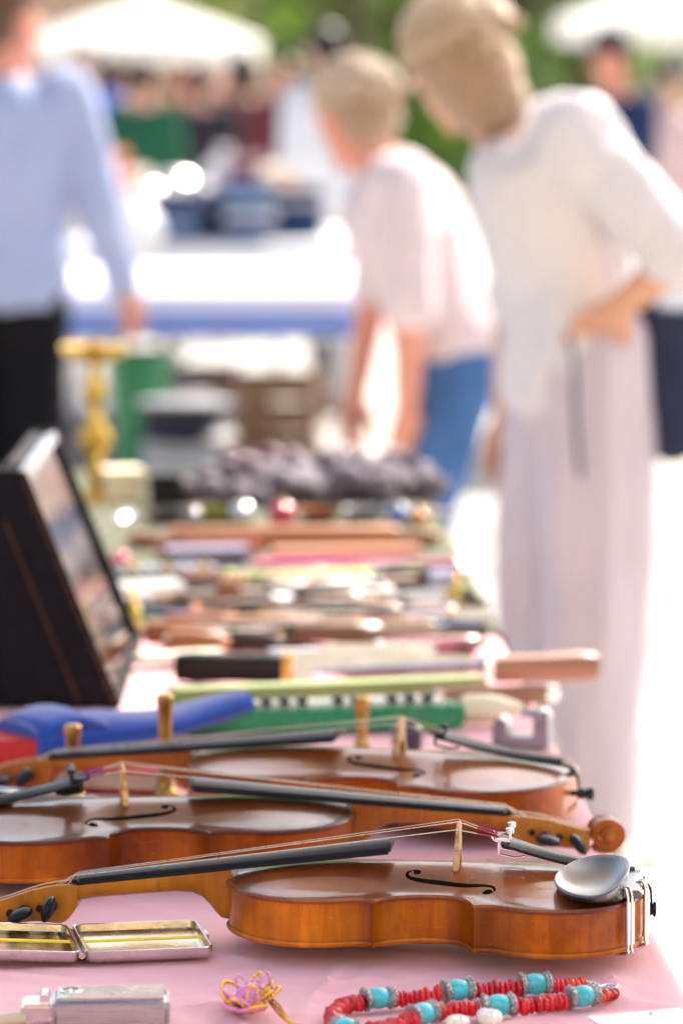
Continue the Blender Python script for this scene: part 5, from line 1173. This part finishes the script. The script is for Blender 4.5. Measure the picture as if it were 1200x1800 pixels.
# steel pots (they catch the sun)
pot = M('polished_steel', (.75, .74, .72), .16, 1.0, 0, .05, 10, rvar=.05)
for px, Yc, r, lb in ((308, 16.7, .085, 'round steel pot standing highest among the far goods'), (352, 16.8, .06, 'smaller steel pot right of the round one'), (262, 16.6, .055, 'small steel pot left of the round one')):
    t = thing('steel_pot', lb, 'pot', (FX(px, Yc), Yc, z3), 0, 'steel pots on the far table'); mb = MB(); mb.lathe([(r * .5, 0), (r * .85, r * .15), (r, r * .6), (r * .95, r * 1.1), (r * 1.02, r * 1.15)], (0, 0, 0), 24); part('pot_body', mb, pot, t)
    mb = MB(); mb.lathe([(r * 1.03, r * 1.16), (r * .8, r * 1.42), (r * .3, r * 1.6), (.001, r * 1.62)], (0, 0, 0), 24); ld = part('pot_lid', mb, pot, t); mb = MB(); mb.ball((0, 0, r * 1.72), r * .14, 10, 8); part('knob', mb, hblack, ld)
for k, (px, Yc, w, h, c, lb) in enumerate([(120, 16.8, .22, .16, (.6, .5, .4), 'tan carton at the left end of the cream-covered table'), (178, 16.7, .2, .2, (.62, .2, .1), 'rust carton beside the tan one'), (228, 16.9, .16, .12, (.7, .68, .62), 'pale carton between the rust carton and the pots'), (440, 16.8, .2, .18, (.2, .1, .12), 'dark carton right of the white bag among the pots'), (490, 16.7, .18, .14, (.7, .6, .5), 'cream carton at the right end of the pots')]):
    t = thing('carton', lb, 'box', (FX(px, Yc), Yc, z3), rf.uniform(-.3, .3), 'cartons on the far table'); mb = MB(); mb.box((0, 0, h / 2), (w, w * .8, h)); cm_ = M('carton_%d' % k, c, .75, 0, 0, .12, 10, .1); part('carton_body', mb, cm_, t, .003)
    for s_ in (-1, 1): mb = MB(); mb.box((0, s_ * w * .52, h + .01), (w * .98, w * .32, .004), (s_ * -.5, 0, 0)); part('flap', mb, cm_, t)
# green bucket on the ground, low stand with box and peaked cap
Yb_ = 12.15; p = at_y(245, 650, Yb_)
BK = thing('green_bucket', 'green plastic bucket standing under the lavender table between two crates', 'bucket', (p.x, Yb_, 0)); BK.scale = (.85, .85, 1.05); mb = MB(); mb.lathe([(.075, .0), (.085, .005), (.122, .47), (.132, .472), (.132, .495), (.116, .495), (.112, .47), (.076, .02), (.001, .018)], (0, 0, 0), 28); part('bucket_wall', mb, M('bucket_green', (.002, .20, .07), .4, 0, .15, .1, 6), BK)
mb = MB(); mb.tube([(.122 * math.cos(a), .05 * math.sin(a) - .06, .475 + .02 * math.sin(a)) for a in [math.pi * k / 14 for k in range(15)]], .004, 6); part('bail_handle', mb, steel, BK)
Ys = 9.9; q = at_y(326, 766, Ys); zc_ = q.z
st = thing('low_stand', 'low black trunk carrying the grey box and the peaked cap', 'trunk', (q.x - .015, Ys, 0)); mb = MB(); mb.box((0, 0, (zc_ - .105) / 2), (.24, .30, zc_ - .105)); part('trunk_body', mb, blackb, st, .008)
mb = MB(); mb.box((0, 0, zc_ - .150), (.246, .306, .012)); part('lid_seam', mb, MATS['awning_steel'], st, .002)
gb = thing('grey_box', 'grey cardboard box under the peaked cap', 'box', (q.x, Ys, zc_ - .1045)); gm_ = M('grey_card', (.25, .27, .31), .7, 0, 0, .08, 8); mb = MB(); mb.box((0, 0, .04), (.21, .24, .08)); part('box_body', mb, gm_, gb, .003); mb = MB(); mb.box((0, 0, .088), (.216, .246, .026)); part('box_lid', mb, gm_, gb, .003)
CP = thing('peaked_cap', 'peaked cap with white crown and black band and visor', 'cap', (q.x, Ys, zc_), R(12))
mb = MB(); mb.lathe([(.100, .0), (.110, .004), (.114, .078), (.108, .082)], (0, 0, 0), 32, 'z', 1.0, 1.12); part('band', mb, hblack, CP)
mb = MB(); mb.lathe([(.112, .079), (.121, .082), (.124, .086), (.120, .091), (.10, .095), (.05, .098), (.001, .099)], (0, 0, 0), 36, 'z', 1.0, 1.1); cr_ = part('crown', mb, M('cap_white', (.34, .34, .36), .85), CP); cr_.rotation_euler = (R(-3), 0, 0)
mb = MB(); rows = []
for k in range(6):
    f = k / 5; rows.append([((.116 + .012 * f) * math.sin(a) * 1.05, -(.122 + .0 * f) * math.cos(a) - .055 * f * max(0, math.cos(a)) ** .8, .020 - .026 * f * max(0, math.cos(a)) ** .5 + .004) for a in np.linspace(-1.25, 1.25, 19)])
mb.grid(rows); vz = part('visor', mb, hblack, CP); md = vz.modifiers.new('t', 'SOLIDIFY'); md.thickness = .003
mb = MB(); mb.tube([(.116 * math.sin(a), -.129 * math.cos(a), .030) for a in np.linspace(-1.3, 1.3, 15)], .0045, 6); part('chin_cord', mb, M('navy_cord', (.05, .06, .14), .5), CP)
# crates added under and behind the lavender table to darken the sunlit gap
crm_ = [M('crate_grey', (.20, .18, .21), .8, 0, 0, .2, 6, .2), M('crate_brown', (.22, .14, .09), .8, 0, 0, .25, 6, .2)]
for k, (px, Yc, w, h, lb) in enumerate([(335, 12.75, .30, .42, 'grey slatted crate added under the lavender table right of the bucket'), (392, 12.9, .30, .30, 'brown slatted crate added right of the grey one under the table'), (150, 12.8, .36, .26, 'brown slatted crate added left of the bucket under the table'), (470, 12.7, .32, .40, 'grey slatted crate added at the right under the lavender table')]):
    t = thing('slatted_crate', lb, 'crate', (FX(px, Yc), Yc, 0), rf.uniform(-.1, .1), 'crates added to darken the space under the lavender table'); m_ = crm_[k % 2]
    for sx in (-1, 1):
        for sy in (-1, 1): mb = MB(); mb.box((sx * (w / 2 - .015), sy * .15, h / 2), (.03, .03, h)); part('corner_post', mb, m_, t)
    n_ = int(h / .085)
    for r_ in range(n_):
        z_ = .04 + r_ * (h - .08) / max(1, n_ - 1)
        for sy in (-1, 1): mb = MB(); mb.box((0, sy * .172, z_), (w, .012, .066)); part('slat', mb, m_, t, .002)
        for sx in (-1, 1): mb = MB(); mb.box((sx * (w / 2 + .007), 0, z_), (.012, .33, .066)); part('slat', mb, m_, t, .002)
    mb = MB(); mb.box((0, 0, .012), (w - .04, .30, .012)); part('crate_floor', mb, m_, t)
# parasols
def parasol(label, X, Yc, r, rim, top, cm, n=8):
    gz = ground_z(Yc); t = thing('parasol', label, 'parasol', (X, Yc, gz), .3, 'white market parasols')
    mb = MB(); mb.tube([(0, 0, 0), (0, 0, top + .03)], .028, 10); part('pole', mb, MATS['awning_steel'], t)
    mb = MB(); mb.lathe([(.25, 0), (.25, .05), (.06, .08), (.03, .2)], (0, 0, 0), 20); part('foot', mb, MATS['awning_steel'], t)
    for k in range(n):
        a0, a1 = 2 * math.pi * k / n, 2 * math.pi * (k + 1) / n; mb = MB(); P = []
        for i in range(6):
            f = .02 + .98 * i / 5; P.append([(r * f * ((1 - u) * math.cos(a0) + u * math.cos(a1)), r * f * ((1 - u) * math.sin(a0) + u * math.sin(a1)), top - (top - rim) * f ** 1.15 + .04 * f * math.sin(math.pi * u) * -1) for u in np.linspace(0, 1, 5)])
        P.append([(x * 1.0, y * 1.0, z - .16) for x, y, z in P[-1]])
        mb.grid(P); o = part('canopy_panel', mb, cm, t); mb = MB(); mb.tube([(0, 0, top - .02), (r * .98 * math.cos(a0), r * .98 * math.sin(a0), rim - .01)], .009, 6); part('rib', mb, MATS['trestle_wood'], t)
    return t
pw = M('parasol_white', (.86, .84, .78), .8, 0, 0, .03, 3, 0, 0, .35)
parasol('big white parasol over the crowd', FX(255, 33), 33, 1.05, 1.86, 2.20, pw); parasol('white parasol at the upper right corner', FX(1180, 30), 30, 1.0, 1.95, 2.25, pw)
# trees
leaf_cols = [(.14, .24, .025), (.20, .30, .035), (.10, .19, .03), (.26, .33, .05)]
def leafmat(k):
    if 'leaf_%d' % k in MATS: return MATS['leaf_%d' % k]
    return M('leaf_%d' % k, leaf_cols[k], .55, 0, 0, .25, 3, 0, 0, .45)
bark = M('bark', (.12, .085, .06), .9, 0, 0, .35, 8, .6, stretch=(3, 3, .5))
def tree(label, X, Yc, h, r, low, seed, mk):
    gz = ground_z(min(Yc, 75)); t = thing('leafy_tree', label, 'tree', (X, Yc, gz), 0, 'trees behind the market'); rt = random.Random(seed)
    mb = MB(); mb.tube(catmull([(0, 0, -.1), (.05, 0, h * .25), (-.05, .05, h * .5), (.02, 0, h * .8)], 5), [.17 - .009 * i for i in range(16)], 10)
    cl = []
    for k in range(46):
        a = rt.uniform(0, 6.283); zz = low + (h - low) * rt.random() ** .9; rr = r * math.sin(math.pi * (.18 + .72 * (zz - low) / (h - low))) * rt.uniform(.35, 1.0); c = Vector((rr * math.cos(a), rr * math.sin(a), zz)); cl.append((c, rt.uniform(.35, .75) * r * .5))
        st = Vector((0, 0, max(.6, zz - rr * .5))); mb.tube([st, st.lerp(c, .5) + Vector((0, 0, .1)), c], [.045, .028, .01], 6)
    part('trunk', mb, bark, t)
    V, F = [], []
    for c, cr in cl:
        for _ in range(150):
            d = Vector((rt.gauss(0, 1), rt.gauss(0, 1), rt.gauss(0, .8))).normalized() * cr * rt.random() ** .4; p = c + d; s_ = rt.uniform(.08, .15); u = Vector((rt.gauss(0, 1), rt.gauss(0, 1), rt.gauss(0, 1))).normalized(); w = u.cross(Vector((rt.gauss(0, 1), rt.gauss(0, 1), rt.gauss(0, 1)))).normalized(); o = len(V)
            V += [p - u * s_, p + w * s_ * .5, p + u * s_, p - w * s_ * .5]; F.append((o, o + 1, o + 2, o + 3))
    m_ = MB(); m_.v = [tuple(v) for v in V]; m_.f = F; part('crown', m_, leafmat(mk), t, smooth=False)
for k, (px, Yc, h, r, lw, mk, lb) in enumerate([(600, 42, 12.0, 3.0, .7, 0, 'bright green tree left of the woman in white'), (690, 47, 13.0, 3.2, .7, 1, 'yellow-green tree behind the head of the woman in white'), (905, 44, 12.0, 2.9, .8, 2, 'darker green tree right of the head of the woman in white'), (1010, 46, 13.0, 3.1, .7, 3, 'yellow-green tree left of the man in the dark cap'), (505, 52, 14.0, 3.4, .9, 3, 'pale green tree right of the big parasol'), (230, 58, 14.0, 4.2, 5.5, 2, 'tall dark tree added over the peach-coloured house to darken reflections'), (1190, 56, 13.0, 4.0, 5.0, 0, 'tall tree added over the pale grey house to darken reflections')]):  # last two trees added, crowns above the view, to darken the violins' reflections
    tree(lb, FX(px, Yc), Yc, h, r, lw, 20 + k, mk)
# buildings
def building(label, X0, X1, Yc, h, wallm, nwin, door=True, rz=0):
    gz = ground_z(min(75, Yc)); t = thing('town_house', label, 'building', ((X0 + X1) / 2, Yc, gz), rz); w = X1 - X0; trim = M('stone_trim', (.62, .58, .52), .8, 0, 0, .1, 3, .1); gl = M('window_glass', (.10, .13, .16), .08, 0, .4); fr = M('window_frame_paint', (.72, .70, .66), .5)
    nst = int(h // 3.2); pitch = w / nwin
    mb = MB(); dpt = .35
    # the front wall is built round its openings
    for s_ in range(nst):
        zb = s_ * 3.2; zt = zb + 3.2; oz0, oz1 = (zb + .0, zb + 2.7) if s_ == 0 else (zb + .9, zb + 2.5)
        for k in range(nwin):
            x0 = -w / 2 + k * pitch; x1 = x0 + pitch; o0, o1 = x0 + pitch * .28, x1 - pitch * .28
            mb.box(((x0 + o0) / 2, 0, (zb + zt) / 2), (o0 - x0, dpt, zt - zb)); mb.box(((o1 + x1) / 2, 0, (zb + zt) / 2), (x1 - o1, dpt, zt - zb)); mb.box(((o0 + o1) / 2, 0, (oz1 + zt) / 2), (o1 - o0, dpt, zt - oz1))
            if oz0 > zb: mb.box(((o0 + o1) / 2, 0, (zb + oz0) / 2), (o1 - o0, dpt, oz0 - zb))
            nm = 'door' if s_ == 0 else 'window'
            q = MB(); q.box(((o0 + o1) / 2, .08, (oz0 + oz1) / 2), (o1 - o0 - .01, .05, oz1 - oz0 - .01)); wo = part(nm, q, gl, t)
            q = MB()
            for xx in (o0 + .05, (o0 + o1) / 2, o1 - .05): q.box((xx, .04, (oz0 + oz1) / 2), (.07, .06, oz1 - oz0 - .02))
            for zz in (oz0 + .05, oz0 + (oz1 - oz0) * .65, oz1 - .05): q.box(((o0 + o1) / 2, .035, zz), (o1 - o0 - .02, .06, .07))
            part('frame', q, fr, wo)
            if s_: q = MB(); q.box(((o0 + o1) / 2, -.22, oz0 - .05), (o1 - o0 + .2, .14, .1)); part('sill', q, trim, wo)
    part('wall', mb, wallm, t, smooth=False)
    q = MB(); q.box((0, 4.2, nst * 1.6), (w - .1, 7.9, nst * 3.2 - .1)); part('rear_wall', q, wallm, t)
    q = MB(); q.box((0, -.15, nst * 3.2 + .15), (w + .4, .6, .3)); part('cornice', q, trim, t, .03)
    q = MB(); q.loft([[(-w / 2 - .3, -.5, nst * 3.2 + .3), (-w / 2 - .3, 4, nst * 3.2 + 2.2), (-w / 2 - .3, 8.4, nst * 3.2 + .3)], [(w / 2 + .3, -.5, nst * 3.2 + .3), (w / 2 + .3, 4, nst * 3.2 + 2.2), (w / 2 + .3, 8.4, nst * 3.2 + .3)]]); part('roof', q, M('roof_tile', (.35, .15, .08), .8, 0, 0, .25, 4, .3), t, smooth=False)
building('peach-coloured town house at the upper left', FX(-260, 70), FX(420, 70), 70, 6.5, M('peach_plaster', (.66, .43, .28), .85, 0, 0, .1, 1, .1), 4)
building('pale grey town house at the upper right', FX(1040, 72), FX(1500, 72), 72, 6.5, M('grey_plaster', (.58, .60, .62), .85, 0, 0, .1, 1, .1), 3)
building('cream town house behind the trees in the middle', FX(440, 78), FX(1020, 78), 78, 6.5, M('cream_plaster', (.68, .63, .52), .85, 0, 0, .1, 1, .1), 4)
building('unseen cream town house added behind the viewer for warm front light', -9, 9, -7.5, 9.7, M('warm_cream_plaster', (.50, .43, .33), .85, 0, 0, .08, 1, .1), 6, True, math.pi)  # added out of view so its sunlit wall bounces warm light forward
